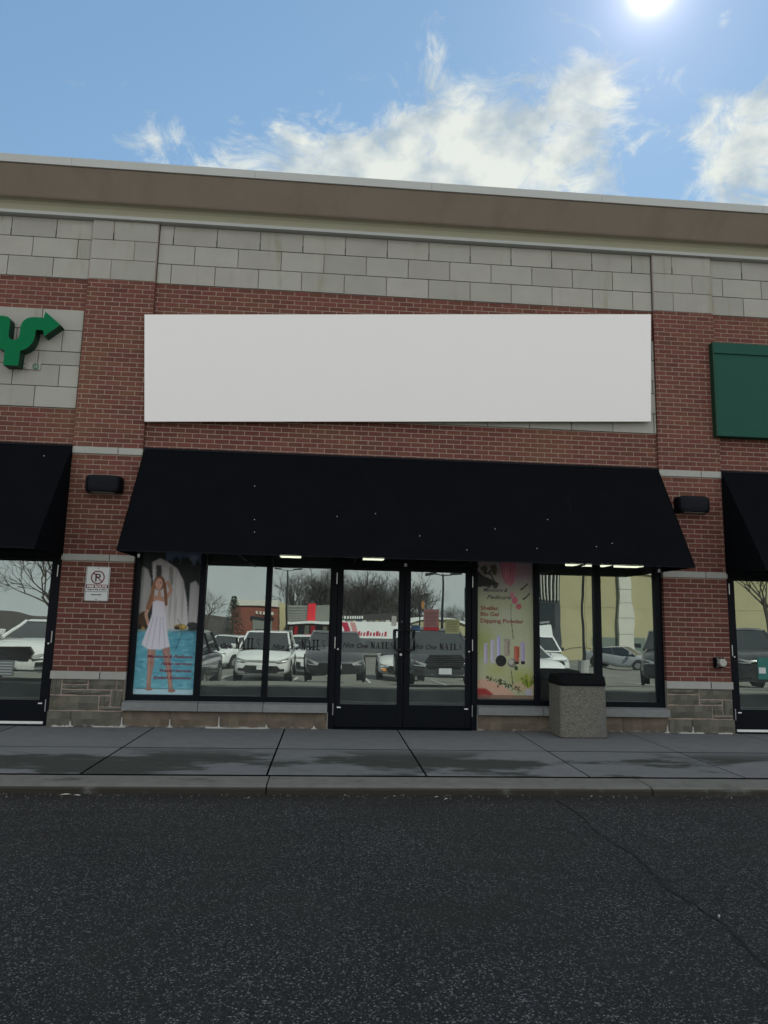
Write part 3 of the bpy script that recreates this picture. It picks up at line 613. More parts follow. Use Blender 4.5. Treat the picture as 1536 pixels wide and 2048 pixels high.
k = MB(); k.quad((-4.35, .094, .60), (-3.98, .094, .60), (-3.98, .094, .80), (-4.35, .094, .80), 0)
for i in range(5): k.quad((-4.33, .093, .62+i*.035), (-4.0, .093, .62+i*.035), (-4.0, .093, .635+i*.035), (-4.33, .093, .635+i*.035), 1)
k.obj('sticker', [MT['film'], mat('grey_lettering', (.35, .36, .36), .6)], None, label='faint grey lines of small print on the leftmost glass door', category='sticker')

# ------------------------------------------------------------------ posters (flat prints painted as colour on the sheet)
def srgb(c): c = np.asarray(c, float)/255; return np.where(c <= .04045, c/12.92, ((c+.055)/1.055)**2.4)
class Paint:
    def __init__(s, nx, ny, asp):
        s.nx, s.ny = nx, ny; s.U, s.V = np.meshgrid((np.arange(nx)+.5)/nx, (np.arange(ny)+.5)/ny); s.a = np.zeros((ny, nx, 3)); s.asp = asp
    def blend(s, m, c): m = np.clip(m, 0, 1)[..., None]; s.a = s.a*(1-m)+np.asarray(c, float)*m
    def poly(s, pts, c, al=1.0, soft=0):
        ins = np.zeros(s.U.shape, bool); n = len(pts)
        for i in range(n):
            x0, y0 = pts[i]; x1, y1 = pts[(i+1) % n]
            if y0 == y1: continue
            cond = (s.V > min(y0, y1)) & (s.V <= max(y0, y1)); ins ^= cond & (s.U < (s.V-y0)*(x1-x0)/(y1-y0)+x0)
        m = ins.astype(float)
        for _ in range(soft): m = (m+np.roll(m, 1, 0)+np.roll(m, -1, 0)+np.roll(m, 1, 1)+np.roll(m, -1, 1))/5
        s.blend(m*al, c)
    def ell(s, cx, cy, rx, ry, c, al=1.0, soft=.15, rot=0):
        dx, dy = s.U-cx, (s.V-cy); ca, sa = math.cos(rot), math.sin(rot); X = (dx*ca+dy*s.asp*sa)/rx; Y = (-dx*sa+dy*s.asp*ca)/(ry*s.asp)
        d = np.sqrt(X*X+Y*Y); s.blend(np.clip((1-d)/soft, 0, 1)*al, c)
    def line(s, pts, w, c, al=1.0):
        for (x0, y0), (x1, y1) in zip(pts, pts[1:]):
            dx, dy = x1-x0, (y1-y0)*s.asp; l2 = dx*dx+dy*dy; t = np.clip(((s.U-x0)*dx+(s.V-y0)*s.asp*dy)/l2, 0, 1)
            d = np.hypot(s.U-x0-t*dx, (s.V-y0)*s.asp-t*dy); s.blend(np.clip((w-d)/(w*.4), 0, 1)*al, c)
    def noise(s, sx, sy, seed):
        g = np.random.default_rng(seed).random((sy+2, sx+2)); u, v = s.U*sx, s.V*sy; i, j = u.astype(int), v.astype(int); fu, fv = u-i, v-j
        fu = fu*fu*(3-2*fu); fv = fv*fv*(3-2*fv)
        return (g[j, i]*(1-fu)+g[j, i+1]*fu)*(1-fv)+(g[j+1, i]*(1-fu)+g[j+1, i+1]*fu)*fv
    def sheet(s, name, x0, x1, z0, z1, y, gain, **props):
        nx, ny = s.nx, s.ny; me = bpy.data.meshes.new(name)
        X, Z = np.meshgrid(np.linspace(x0, x1, nx+1), np.linspace(z1, z0, ny+1)); co = np.stack([X, np.full(X.shape, y), Z], -1).reshape(-1, 3)
        idx = np.arange((nx+1)*(ny+1)).reshape(ny+1, nx+1); F = np.stack([idx[1:, :-1], idx[1:, 1:], idx[:-1, 1:], idx[:-1, :-1]], -1).reshape(-1, 4)
        me.from_pydata(co.tolist(), [], F.tolist())
        at = me.color_attributes.new('print', 'FLOAT_COLOR', 'CORNER'); c = np.repeat((srgb(s.a.reshape(-1, 3))*gain), 4, axis=0)
        at.data.foreach_set('color', np.concatenate([c, np.ones((len(c), 1))], 1).astype(np.float32).ravel()); me.materials.append(MT['print'])
        o = link(name, me, None, **props); return o
# left poster: waterfall, pool and a woman in a white dress
p = Paint(104, 230, 2.25)
p.a[:] = (34, 38, 38)
p.blend((p.V < .14) & (p.U > .38), (62, 78, 104)); n_ = p.noise(6, 26, 3); p.blend(((p.V < .13) & (p.U > .4))*n_*.6, (112, 128, 150))
for k_ in range(26):
    x = .42+random.random()*.56; t_ = .04+random.random()*.05+abs(x-.7)*.12; p.ell(x, t_+.05, .035+random.random()*.03, .05, (24, 32, 36), .95, .3)
p.poly([(.40, .10), (1, .12), (1, .42), (.6, .42)], (30, 34, 36), 1, 2); p.ell(.88, .06, .09, .02, (130, 140, 152), .5, .5)
fall = [(.16, .10), (.30, .07), (.45, .10), (.60, .14), (.72, .22), (.80, .36), (.86, .56), (.30, .60), (.22, .30)]
p.poly(fall, (190, 186, 186), 1, 2)
p.poly([(0, .13), (.10, .15), (.17, .22), (.2, .4), (.12, .5), (0, .52)], (165, 163, 160), .95, 2)
p.poly([(.84, .24), (.93, .22), (1, .26), (1, .52), (.9, .54), (.84, .5)], (168, 164, 166), 1, 2)
st = p.noise(34, 5, 9); msk = (p.V > .1) & (p.V < .58) & (p.a.mean(-1) > 120); p.blend(msk*np.clip((st-.5)*1.6, 0, 1)*.7, (120, 116, 112)); p.blend(msk*np.clip((p.noise(26, 4, 11)-.6)*2, 0, 1)*.7, (205, 200, 202))
p.poly([(.24, .12), (.33, .12), (.34, .27), (.27, .27)], (44, 46, 46), .9, 2); p.poly([(.46, .13), (.52, .14), (.55, .25), (.5, .26)], (120, 120, 112), .7, 2)
p.poly([(0, .46), (.10, .44), (.14, .6), (0, .66)], (70, 50, 34), 1, 2); p.ell(.05, .575, .09, .035, (150, 112, 62)); p.ell(.09, .60, .06, .02, (180, 150, 60)); p.ell(.03, .55, .04, .02, (40, 30, 26))
wat = np.clip((p.V-.555)*30, 0, 1); p.blend(wat, (86, 152, 170)); wn = p.noise(14, 60, 5); p.blend(wat*np.clip((wn-.45)*2, 0, 1)*.6, (128, 190, 200)); p.blend(wat*np.clip((p.noise(9, 70, 8)-.6)*2.5, 0, 1)*.6, (44, 108, 138)); p.blend(wat*np.clip((p.V-.8)*3, 0, 1)*.5, (136, 190, 192))
p.ell(.72, .545, .12, .022, (140, 118, 70)); p.ell(.76, .54, .05, .012, (190, 160, 70)); p.ell(.92, .53, .10, .022, (52, 54, 52)); p.ell(.66, .552, .05, .012, (50, 44, 38))
p.blend((p.V > .965)*1.0, (164, 196, 206)); p.line([(.05, .962), (.95, .965)], .006, (40, 60, 66), .6)
skin = (178, 136, 116)
p.poly([(.19, .68), (.33, .68), (.315, .80), (.295, .86), (.285, .955), (.215, .955), (.215, .86), (.20, .79)], (150, 120, 110), 1, 1); p.poly([(.42, .68), (.56, .68), (.60, .80), (.625, .86), (.655, .965), (.59, .97), (.545, .87), (.50, .80)], (146, 116, 107), 1, 1)
p.line([(.235, .70), (.235, .93)], .012, (196, 146, 128), .7); p.line([(.50, .71), (.62, .95)], .012, (192, 142, 124), .7); p.ell(.26, .79, .04, .014, (150, 92, 82), .6, .6); p.ell(.55, .79, .04, .014, (150, 92, 82), .6, .6)
p.ell(.26, .965, .07, .012, (150, 112, 100)); p.ell(.64, .975, .07, .012, (148, 110, 98))
p.line([(.20, .38), (.12, .46), (.17, .53)], .030, skin); p.line([(.44, .36), (.52, .29), (.45, .24)], .032, skin); p.line([(.24, .35), (.42, .36)], .055, skin); p.line([(.32, .31), (.33, .36)], .032, skin)
p.ell(.31, .245, .105, .055, (112, 72, 52), 1, .2); p.line([(.22, .25), (.20, .33), (.17, .42)], .035, (126, 84, 60), .9); p.line([(.24, .24), (.19, .30), (.22, .36), (.17, .41)], .022, (150, 104, 72), .7); p.line([(.40, .25), (.43, .32), (.45, .39)], .032, (120, 78, 56)); p.line([(.18, .33), (.13, .42)], .022, (132, 92, 66))
p.ell(.305, .25, .070, .046, (206, 160, 140), 1, .25); p.ell(.30, .272, .018, .004, (150, 50, 50)); p.ell(.28, .242, .012, .004, (60, 40, 36)); p.ell(.33, .243, .012, .004, (60, 40, 36)); p.ell(.305, .257, .007, .008, (180, 130, 112))
p.poly([(.22, .375), (.30, .365), (.42, .375), (.45, .46), (.47, .52), (.56, .68), (.40, .70), (.20, .70), (.08, .67), (.17, .54), (.22, .46)], (206, 202, 212), 1, 1)
for a, b in ((.25, .16), (.31, .26), (.37, .38), (.41, .48)): p.line([(a, .48), (b, .69)], .010, (168, 166, 182), .7)
p.line([(.66, .49), (.74, .54), (.74, .60), (.66, .70)], .006, (30, 36, 40), .7)
o = p.sheet('poster', -2.475, -1.712, .396, 2.30, .122, 1.05, label='tall poster of a woman in a white dress before a waterfall', category='poster')
for s_, z, w in (('Manicure & Pedicure', .862, .58), ('Facial Services', .772, .40), ('Waxing Services', .682, .41), ('Eyelash Extentions', .592, .49)):
    k = MB(); text_mb(k, s_, -1.745-w, z, .040, .1195, 0, shear=.4, bold=.0012, width=w); k.obj('poster_text', MT['script_red'], o)
# right poster: flower, bottles and leaves
p = Paint(104, 230, 2.25)
p.a[:] = (168, 172, 140); p.blend(np.clip((.30-p.V)*5, 0, 1), (140, 128, 134)); p.blend(np.clip((p.V-.33)*3, 0, 1)*np.clip((.9-p.V)*3, 0, 1)*.7, (176, 182, 152))
p.ell(.10, .62, .28, .16, (132, 146, 60), .6, .9); p.ell(.55, .42, .4, .1, (186, 188, 172), .6, .9); p.ell(.8, .85, .35, .1, (150, 156, 70), .6, .8); p.ell(.35, .80, .3, .08, (160, 160, 90), .6, .9); p.ell(.75, .08, .35, .1, (150, 118, 128), .8, .9)
for k_ in range(30): p.ell(random.random()**1.6*.34, .05+random.random()*.15, .02+random.random()*.05, .012+random.random()*.02, (44+random.randint(0, 30), 54+random.randint(0, 20), 46), .85, .4, random.random()*3)
p.poly([(0, .10), (.12, .13), (.30, .165), (.40, .185), (.2, .2), (0, .21)], (34, 38, 36), 1, 2); p.line([(.12, .10), (.25, .12), (.3, .17)], .014, (40, 48, 40))
p.poly([(.40, .0), (.72, .0), (.70, .09), (.66, .17), (.60, .20), (.52, .18), (.44, .12)], (176, 104, 122), .95, 3)
for a in (-.16, -.09, -.03, .04, .11): p.line([(.56+a*1.1, .0), (.57+a*.5, .17)], .008, (138, 64, 84), .7)
p.ell(.52, .10, .05, .07, (206, 140, 152), .5, .8); p.ell(.67, .30, .06, .028, (190, 98, 120)); p.ell(.74, .345, .055, .022, (182, 92, 104)); p.ell(.62, .26, .04, .02, (196, 112, 132))
p.line([(.60, .33), (.60, .42), (.64, .58)], .008, (84, 86, 74)); p.line([(.6, .80), (.63, .90)], .008, (70, 76, 56))
for x, y_, r_ in ((.80, .20, .9), (.84, .27, .7)):
    p.line([(x, y_+.02), (x+.1, y_-.02)], .012, (34, 36, 36)); p.line([(x-.02, y_+.02), (x+.02, y_+.01)], .012, (34, 36, 36))
for x, w, t_, b_, c_ in ((.15, .07, .61, .755, (176, 166, 192)), (.27, .08, .585, .75, (184, 176, 198)), (.38, .075, .56, .75, (170, 166, 204)), (.53, .11, .58, .70, (150, 140, 128)), (.70, .10, .63, .75, (170, 84, 64)), (.81, .075, .60, .74, (164, 150, 186))):
    p.poly([(x-w/2, t_), (x+w/2, t_), (x+w/2*.85, b_), (x-w/2*.85, b_)], c_, .95, 1); p.line([(x-w*.2, t_+.02), (x-w*.2, b_-.02)], w*.12, tuple(min(255, q+30) for q in c_), .7)
    p.line([(x+w*.28, t_+.02), (x+w*.26, b_-.02)], w*.10, tuple(q*.7 for q in c_), .6)
p.ell(.42, .735, .10, .042, (30, 30, 31), 1, .1); p.ell(.62, .75, .085, .035, (120, 116, 106), 1, .15); p.ell(.60, .742, .05, .02, (170, 168, 158)); p.ell(.69, .785, .035, .016, (50, 74, 44)); p.poly([(.66, .74), (.74, .74), (.73, .755), (.67, .755)], (30, 28, 26)); p.poly([(.78, .735), (.85, .735), (.85, .755), (.78, .755)], (30, 28, 30))
p.poly([(0, .87), (.12, .86), (.40, .90), (.62, .95), (.7, 1), (0, 1)], (196, 158, 136), 1, 3); p.poly([(0, .93), (.15, .93), (.28, .97), (.2, 1), (0, 1)], (150, 44, 44), .95, 2); p.poly([(.6, .90), (.9, .86), (1, .87), (1, .93), (.7, .95)], (190, 160, 130), .7, 3)
for k_ in range(70):
    t_ = random.random(); x = .16+t_*.60; y_ = .845+t_*.085+random.gauss(0, .012); a = random.random()*3; p.line([(x, y_), (x+.035*math.cos(a), y_+.014*math.sin(a))], .007, random.choice([(34, 40, 26), (58, 70, 30), (40, 46, 34)]))
for k_ in range(40):
    a = -math.pi/2+random.uniform(-1, 1); l = random.uniform(.08, .2); p.line([(.90, .92), (.90+l*math.cos(a), .92+l*.5*math.sin(a))], .010, random.choice([(110, 128, 40), (150, 160, 50), (60, 80, 30)]), .9)
p.ell(.91, .955, .07, .03, (176, 172, 180), 1, .15); p.blend((p.V > .975)*.8, (120, 96, 84))
p.blend(np.clip(p.noise(40, 80, 4)-.6, 0, 1)*.25, (230, 230, 225))
o = p.sheet('poster', 2.042, 2.816, .404, 2.29, .122, 1.0, label='tall pastel poster of bottles, a pink flower and green leaves', category='poster')
for s_, x, z, h, w, m_ in (('Manicure &', 2.12, 1.835, .052, .34, 'plum_ink'), ('Pedicure', 2.17, 1.735, .056, .34, 'plum_ink'), ('Shellac', 2.085, 1.585, .056, .25, 'brown_ink'), ('Bio Gel', 2.085, 1.503, .056, .25, 'brown_ink'), ('Dipping Powder', 2.085, 1.412, .056, .60, 'brown_ink')):
    k = MB(); text_mb(k, s_, x, z, h, .1195, 0, shear=.4 if m_ == 'plum_ink' else 0, bold=.0008 if m_ == 'plum_ink' else .002, width=w); k.obj('poster_text', MT[m_], o)

# ------------------------------------------------------------------ awnings
def awning(x0, x1, lab, specks=()):
    o = empty('awning', ((x0+x1)/2, 0, 2.165), label=lab, category='awning', group='black shop awnings')
    cx = (x0+x1)/2; y1, z1, y0, z0 = -.925, 2.165, -.012, 3.625
    k = MB(); nx = max(8, int((x1-x0)/.25)); ny = 8
    def P_(i, j):
        a, b = i/nx, j/ny; sag = -.012*math.sin(math.pi*b)*(0.6+.4*math.sin(a*nx*.9))
        return (x0+(x1-x0)*a-cx, y0+(y1-y0)*b-sag*.8, z0+(z1-z0)*b-z1+sag*.5)
    for i in range(nx):
        for j in range(ny): k.quad(P_(i, j), P_(i+1, j), P_(i+1, j+1), P_(i, j+1))
    k.obj('canopy', MT['fabric'], o)
    k = MB(); k.box(x0-cx, x1-cx, y1-.002, y1+.028, -.009, -.001); k.box(x0-cx, x1-cx, y0-.02, y0+.008, 1.44, 1.468); k.obj('frame_bar', MT['black_metal'], o)
    for x in (x0, x1):
        k = MB(); a = x-cx; d = .004 if x == x0 else -.004
        for q in (a, a+d): k.poly([(q, y0, z0-z1), (q, y1, 0), (q, y1, -.008), (q, y0, -.008)])
        k.obj('side_panel', MT['fabric'], o)
    n = max(2, int((x1-x0)/1.2))
    for i in range(1, n):
        k = MB(); xx = x0-cx+(x1-x0)*i/n; k.tube((xx, y0, -.01), (xx, y1+.02, -.01), .012, n=6); k.tube((xx, y0-.01, z0-z1-.05), (xx, y1+.03, .0), .012, n=6); k.obj('brace', MT['black_metal'], o)
    if specks:
        k = MB()
        for sx, sz in specks:
            t = (z0-sz)/(z0-z1); y = y0+(y1-y0)*t-.006; r_ = .006; k.poly([(sx-cx+r_*math.cos(a), y-.006, sz-z1+r_*math.sin(a)*.9) for a in np.linspace(0, 2*math.pi, 7)[:-1]])
        k.obj('paint_specks', MT['speck'], o, kind='stuff')
    return o
awning(PB+.03, PC-.02, 'wide black fabric awning over the middle shop windows', [(-1.0, 3.1), (-.93, 2.45), (.08, 2.7), (.57, 2.76), (1.12, 2.47), (2.82, 2.76), (3.38, 2.4), (3.6, 2.45), (-.95, 2.62), (2.6, 2.35), (1.7, 2.3), (2.1, 2.6)])
awning(-9.5, PA+.01, 'black fabric awning left of the left brick pier, cut by the frame', [(-3.77, 3.44)])
awning(PD-.01, 11.6, 'black fabric awning right of the right brick pier, cut by the frame')

# ------------------------------------------------------------------ wall lamps
def wall_lamp(cx, cz, lab):
    o = empty('wall_lamp', (cx, 0, cz), label=lab, category='wall lamp', group='black wall lamps on the piers')
    k = MB(); n = 12; w = .235; P_ = []
    for i in range(n+1):
        t = math.pi*i/n; P_.append((-w*math.copysign(abs(math.cos(t))**.45, math.cos(t)), -.03-.15*abs(math.sin(t))**.6))
    P_ = [(-w, -.0)]+P_+[(w, 0)]
    rings = [(-.115, .90), (-.105, .97), (-.06, 1.0), (.06, 1.0), (.095, .96), (.108, .86)]
    V_ = []
    for z, s_ in rings: V_.append([(x*s_, y*s_, z) for x, y in P_])
    for a, b in zip(V_, V_[1:]):
        for i in range(len(P_)-1): k.quad(a[i], a[i+1], b[i+1], b[i])
    k.poly(V_[0]); k.poly(V_[-1]); k.obj('housing', MT['black_metal'], o)
    k = MB(); k.box(-.2, .2, -.012, 0, -.12, .12); k.obj('back_plate', MT['black_metal'], o)
    k = MB(); k.box(-.14, .14, -.13, -.03, -.119, -.113); k.obj('lens', MT['lamp_glass'], o)
wall_lamp(-2.995, 3.105, 'black curved wall lamp on the left brick pier'); wall_lamp(5.055, 3.115, 'black curved wall lamp on the right brick pier')

# ------------------------------------------------------------------ signs
k = MB(); k.extrude_xz([(-2.65, 5.495), (4.561, 5.919), (4.504, 4.299), (-2.541, 3.981)][::-1], -.06, -.03, 0, 1)  # added plain board with a skewed outline, made up to cover the unseen sign
k.obj('sign_cover', [MT['white_board'], MT['flash']], None, label='long added white board covering the unseen sign above the middle awning', category='sign')
fr_ = bpy.data.objects['sign_cover']
k = MB()
for x in (-2.3, -.6, 1.1, 2.8, 4.3): k.box(x-.02, x+.02, -.03, .03, 4.6, 4.68); k.box(x-.02, x+.02, -.03, .03, 5.2, 5.28)
k.obj('mounting_spacer', MT['flash'], fr_)
# green channel letter Y with an arrow, and the letter left of it runs out of frame
yo = empty('letter_sign', (-4.3, 0, 4.9), label='green raised letter Y ending in an arrow on pale stone blocks', category='sign')
def smooth_arc(a, b, c, n=6):
    return [((1-t)**2*a[0]+2*t*(1-t)*b[0]+t*t*c[0], (1-t)**2*a[1]+2*t*(1-t)*b[1]+t*t*c[1]) for t in [i/n for i in range(n+1)]]
Yp = []
Yp += [(-4.85, 5.36)]
Yp += smooth_arc((-4.44, 5.338), (-4.39, 5.33), (-4.385, 5.28), 4)
Yp += [(-4.385, 5.09)]+smooth_arc((-4.385, 5.08), (-4.385, 5.012), (-4.315, 5.012), 5)+smooth_arc((-4.30, 5.012), (-4.245, 5.02), (-4.243, 5.10), 4)
Yp += [(-4.243, 5.18)]+smooth_arc((-4.243, 5.20), (-4.225, 5.342), (-4.08, 5.346), 8)
Yp += [(-3.955, 5.345), (-3.938, 5.432), (-3.728, 5.257), (-3.926, 5.082), (-3.945, 5.168), (-4.02, 5.170)]
Yp += smooth_arc((-4.042, 5.165), (-4.03, 4.92), (-4.215, 4.862), 8)
Yp += [(-4.221, 4.655), (-4.413, 4.655), (-4.415, 4.85)]+smooth_arc((-4.43, 4.865), (-4.60, 4.90), (-4.62, 5.10), 6)+[(-4.62, 5.17), (-4.85, 5.17)]
k = MB(); k.extrude_xz([(x+4.3, z-4.9) for x, z in Yp], -.125, RB-.02, 0, 1); k.obj('letter', [MT['green'], MT['green_side']], yo)
k = MB(); RX, RZ = -4.051+4.3, 4.703-4.9
ring = [(.042*math.cos(t*math.pi/10), .042*math.sin(t*math.pi/10)) for t in range(20)]; rin = [(.030*math.cos(t*math.pi/10), .030*math.sin(t*math.pi/10)) for t in range(20)]
for i in range(20):
    j = (i+1) % 20; k.quad((RX+ring[i][0], .005, RZ+ring[i][1]), (RX+ring[j][0], .005, RZ+ring[j][1]), (RX+rin[j][0], .005, RZ+rin[j][1]), (RX+rin[i][0], .005, RZ+rin[i][1]))
text_mb(k, 'R', RX-.014, RZ-.018, .034, .005, bold=.001)
k.obj('registered_mark', MT['green'], yo)
k = MB(); k.box(RX-.16, RX+.06, .010, .028, RZ-.045, RZ+.05); k.obj('mark_plate', MT['stone'], yo)
k = MB(); k.tube((RX-.145, .004, RZ+.025), (RX-.145, .02, RZ+.025), .008); k.tube((RX-.145, .004, RZ-.03), (RX-.145, .02, RZ-.03), .008); k.obj('screw', MT['ink'], yo)
go = empty('green_sign', (6.8, 0, 4.8), label='dark green framed sign box at the right edge above the awning', category='sign')
k = MB(); k.box(-1.335, 1.6, -.08, .05, -.675, .72); k.obj('sign_box', MT['green_board'], go, bevel=.006)
k = MB(); k.box(-1.335, 1.61, -.10, -.08, .56, .725); k.box(-1.335, 1.61, -.10, -.08, -.68, -.53); k.obj('frame_rail', MT['green_board'], go, bevel=.006)
k = MB(); k.box(-1.35, -1.335, -.098, .05, -.68, .725); k.obj('side_return', MT['green_side'], go)
# fire route sign
so_ = empty('traffic_sign', (-2.994, -.012, 1.575), label='white no parking fire route sign on the left brick pier', category='sign')
def rrect(w, h, r_, n=4):
    o_ = []
    for cx, cz, a0 in ((w-r_, r_, -90), (w-r_, h-r_, 0), (-w+r_, h-r_, 90), (-w+r_, r_, 180)):
        for i in range(n+1): t = math.radians(a0+90*i/n); o_.append((cx+r_*math.cos(t), cz+r_*math.sin(t)))
    return o_
k = MB(); k.extrude_xz(rrect(.152, .445, .02), -.004, 0, 0, 1); k.obj('plate', [MT['sign_white'], MT['steel']], so_)
k = MB()
a, b = rrect(.145, .438, .017), rrect(.140, .433, .014)
a = [(x, z+.0035) for x, z in a]; b = [(x, z+.006) for x, z in b]
for i in range(len(a)):
    j = (i+1) % len(a); k.quad((a[i][0], -.0052, a[i][1]), (a[j][0], -.0052, a[j][1]), (b[j][0], -.0052, b[j][1]), (b[i][0], -.0052, b[i][1]))
k.quad((-.139, -.0052, .118), (.139, -.0052, .118), (.139, -.0052, .123), (-.139, -.0052, .123))
cz = .305
text_mb(k, 'P', -.032, cz-.052, .105, -.0052, bold=.002, width=.07)
for x, w, z in ((-.122, .062, .140), (-.052, .022, .140), (-.022, .040, .140), (.026, .018, .140), (.052, .070, .140), (-.068, .060, .075), (.0, .062, .075)): k.quad((x, -.0052, z), (x+w, -.0052, z), (x+w, -.0052, z+.011), (x, -.0052, z+.011))
k.tube((0, -.008, .425), (0, -.003, .425), .007, n=8); k.tube((0, -.008, .022), (0, -.003, .022), .007, n=8)
k.obj('black_print', MT['ink'], so_)
k = MB(); n = 28
for i in range(n):
    t0, t1 = 2*math.pi*i/n, 2*math.pi*(i+1)/n; k.quad((.088*math.cos(t0), -.0062, cz+.088*math.sin(t0)), (.088*math.cos(t1), -.0062, cz+.088*math.sin(t1)), (.073*math.cos(t1), -.0062, cz+.073*math.sin(t1)), (.073*math.cos(t0), -.0062, cz+.073*math.sin(t0)))
c_, s_ = math.cos(math.radians(-45)), math.sin(math.radians(-45)); k.quad(*[(q[0]*c_-q[1]*s_, -.0062, cz+q[0]*s_+q[1]*c_) for q in ((-.078, -.007), (.078, -.007), (.078, .007), (-.078, .007))])
k.quad((-.139, -.0052, .166), (.139, -.0052, .166), (.139, -.0052, .212), (-.139, -.0052, .212)); k.obj('red_print', MT['sign_red'], so_)
k = MB(); text_mb(k, 'FIRE ROUTE', -.125, .174, .030, -.0062, bold=.0014, width=.25); k.obj('white_print', MT['white'], so_)
# hose connection
ho = empty('hose_connection', (5.362, 0, .945), label='square black plate with round steel cap on the right brick pier', category='hose connection')
k = MB(); k.box(-.075, .062, -.075, -.003, -.068, .068); k.obj('plate', MT['black_metal'], ho, bevel=.006)
k = MB(); k.tube((0, -.13, 0), (0, -.075, 0), .052, .056, n=20); k.tube((0, -.138, 0), (0, -.13, 0), .04, .052, n=20); k.obj('cap', mat('worn_steel', (.42, .41, .38), .5, .3, noise=(40, .3)), ho)
k = MB()
for sx in (-.05, .045):
    for sz in (-.05, .05): k.tube((sx, -.083, sz), (sx, -.075, sz), .009, n=8)
k.obj('screw', MT['steel'], ho)

# ------------------------------------------------------------------ litter bin
agn = MT['aggregate']; nt = agn.node_tree; b_ = nt.nodes['Principled BSDF']; g = N('ShaderNodeNewGeometry', nt)
v = N('ShaderNodeTexVoronoi', nt); v.inputs['Scale'].default_value = 105; L(g.outputs['Position'], v.inputs['Vector'], nt); sp = N('ShaderNodeSeparateColor', nt); L(v.outputs['Color'], sp.inputs[0], nt)
rp = N('ShaderNodeValToRGB', nt); e = rp.color_ramp.elements; e[0].color = (.085, .08, .068, 1); e[1].color = (.20, .19, .162, 1); e.new(.5).color = (.12, .116, .10, 1); L(sp.outputs[1], rp.inputs['Fac'], nt); L(rp.outputs[0], b_.inputs['Base Color'], nt)
add_stain(agn, (.10, .105, .11), 2.5, .45, .7, .6); add_stain(agn, (.05, .045, .035), 6, .5, .7, .5, zlo=0, zhi=.3)
bo = empty('litter_bin', (3.262, -.3, 0), label='square exposed aggregate concrete litter bin with black lid', category='litter bin')
k = MB(); w0, w1, d_ = .303, .296, .237; c0 = .018
def sq(w, d, z, c=c0): return [(-w+c, -d, z), (w-c, -d, z), (w, -d+c, z), (w, d-c, z), (w-c, d, z), (-w+c, d, z), (-w, d-c, z), (-w, -d+c, z)]
rg = [sq(w0-.012, d_-.012, .0), sq(w0, d_, .02), sq(w1, d_-.005, .64), sq(w1-.01, d_-.015, .655)]
for a, b in zip(rg, rg[1:]):
    for i in range(8): k.quad(a[i], a[(i+1) % 8], b[(i+1) % 8], b[i])
k.poly(rg[0]); k.poly(rg[-1]); k.obj('body', agn, bo)
k = MB(); rg = [sq(.300, .240, .645, .03), sq(.306, .246, .675, .03), sq(.300, .24, .755, .05), sq(.285, .225, .775, .06), sq(.255, .195, .770, .06), sq(.21, .15, .715, .06)]
for a, b in zip(rg, rg[1:]):
    for i in range(8): k.quad(a[i], a[(i+1) % 8], b[(i+1) % 8], b[i])
k.poly(rg[0]); k.poly(rg[-1]); k.obj('lid', MT['bin_lid'], bo)

# ------------------------------------------------------------------ vehicles in the lot facing the shop (seen in the window reflections)
CARM = {}
def paint(c, rough=.35):
    key = tuple(c)
    if key not in CARM: CARM[key] = mat('car_paint', c, rough, 0.0, .5, coat=.8)
    return CARM[key]
KINDS = {  # half width, length, profile of belt/hood (y from front 0 back), roof corners (y, z)
 'sedan': dict(w=.91, L=4.7, hood=.92, belt=.98, roof=1.44, ws0=1.15, ws1=1.95, rw0=3.3, rw1=4.15, deck=1.02, nose=.62),
 'suv': dict(w=.94, L=4.65, hood=1.05, belt=1.10, roof=1.70, ws0=1.05, ws1=1.65, rw0=4.0, rw1=4.45, deck=1.12, nose=.80),
 'minivan': dict(w=.99, L=5.1, hood=1.00, belt=1.10, roof=1.72, ws0=.80, ws1=1.80, rw0=4.55, rw1=4.95, deck=1.14, nose=.78),
 'van': dict(w=1.0, L=5.7, hood=1.15, belt=1.28, roof=2.55, ws0=.75, ws1=1.35, rw0=5.55, rw1=5.66, deck=1.35, nose=.9)}
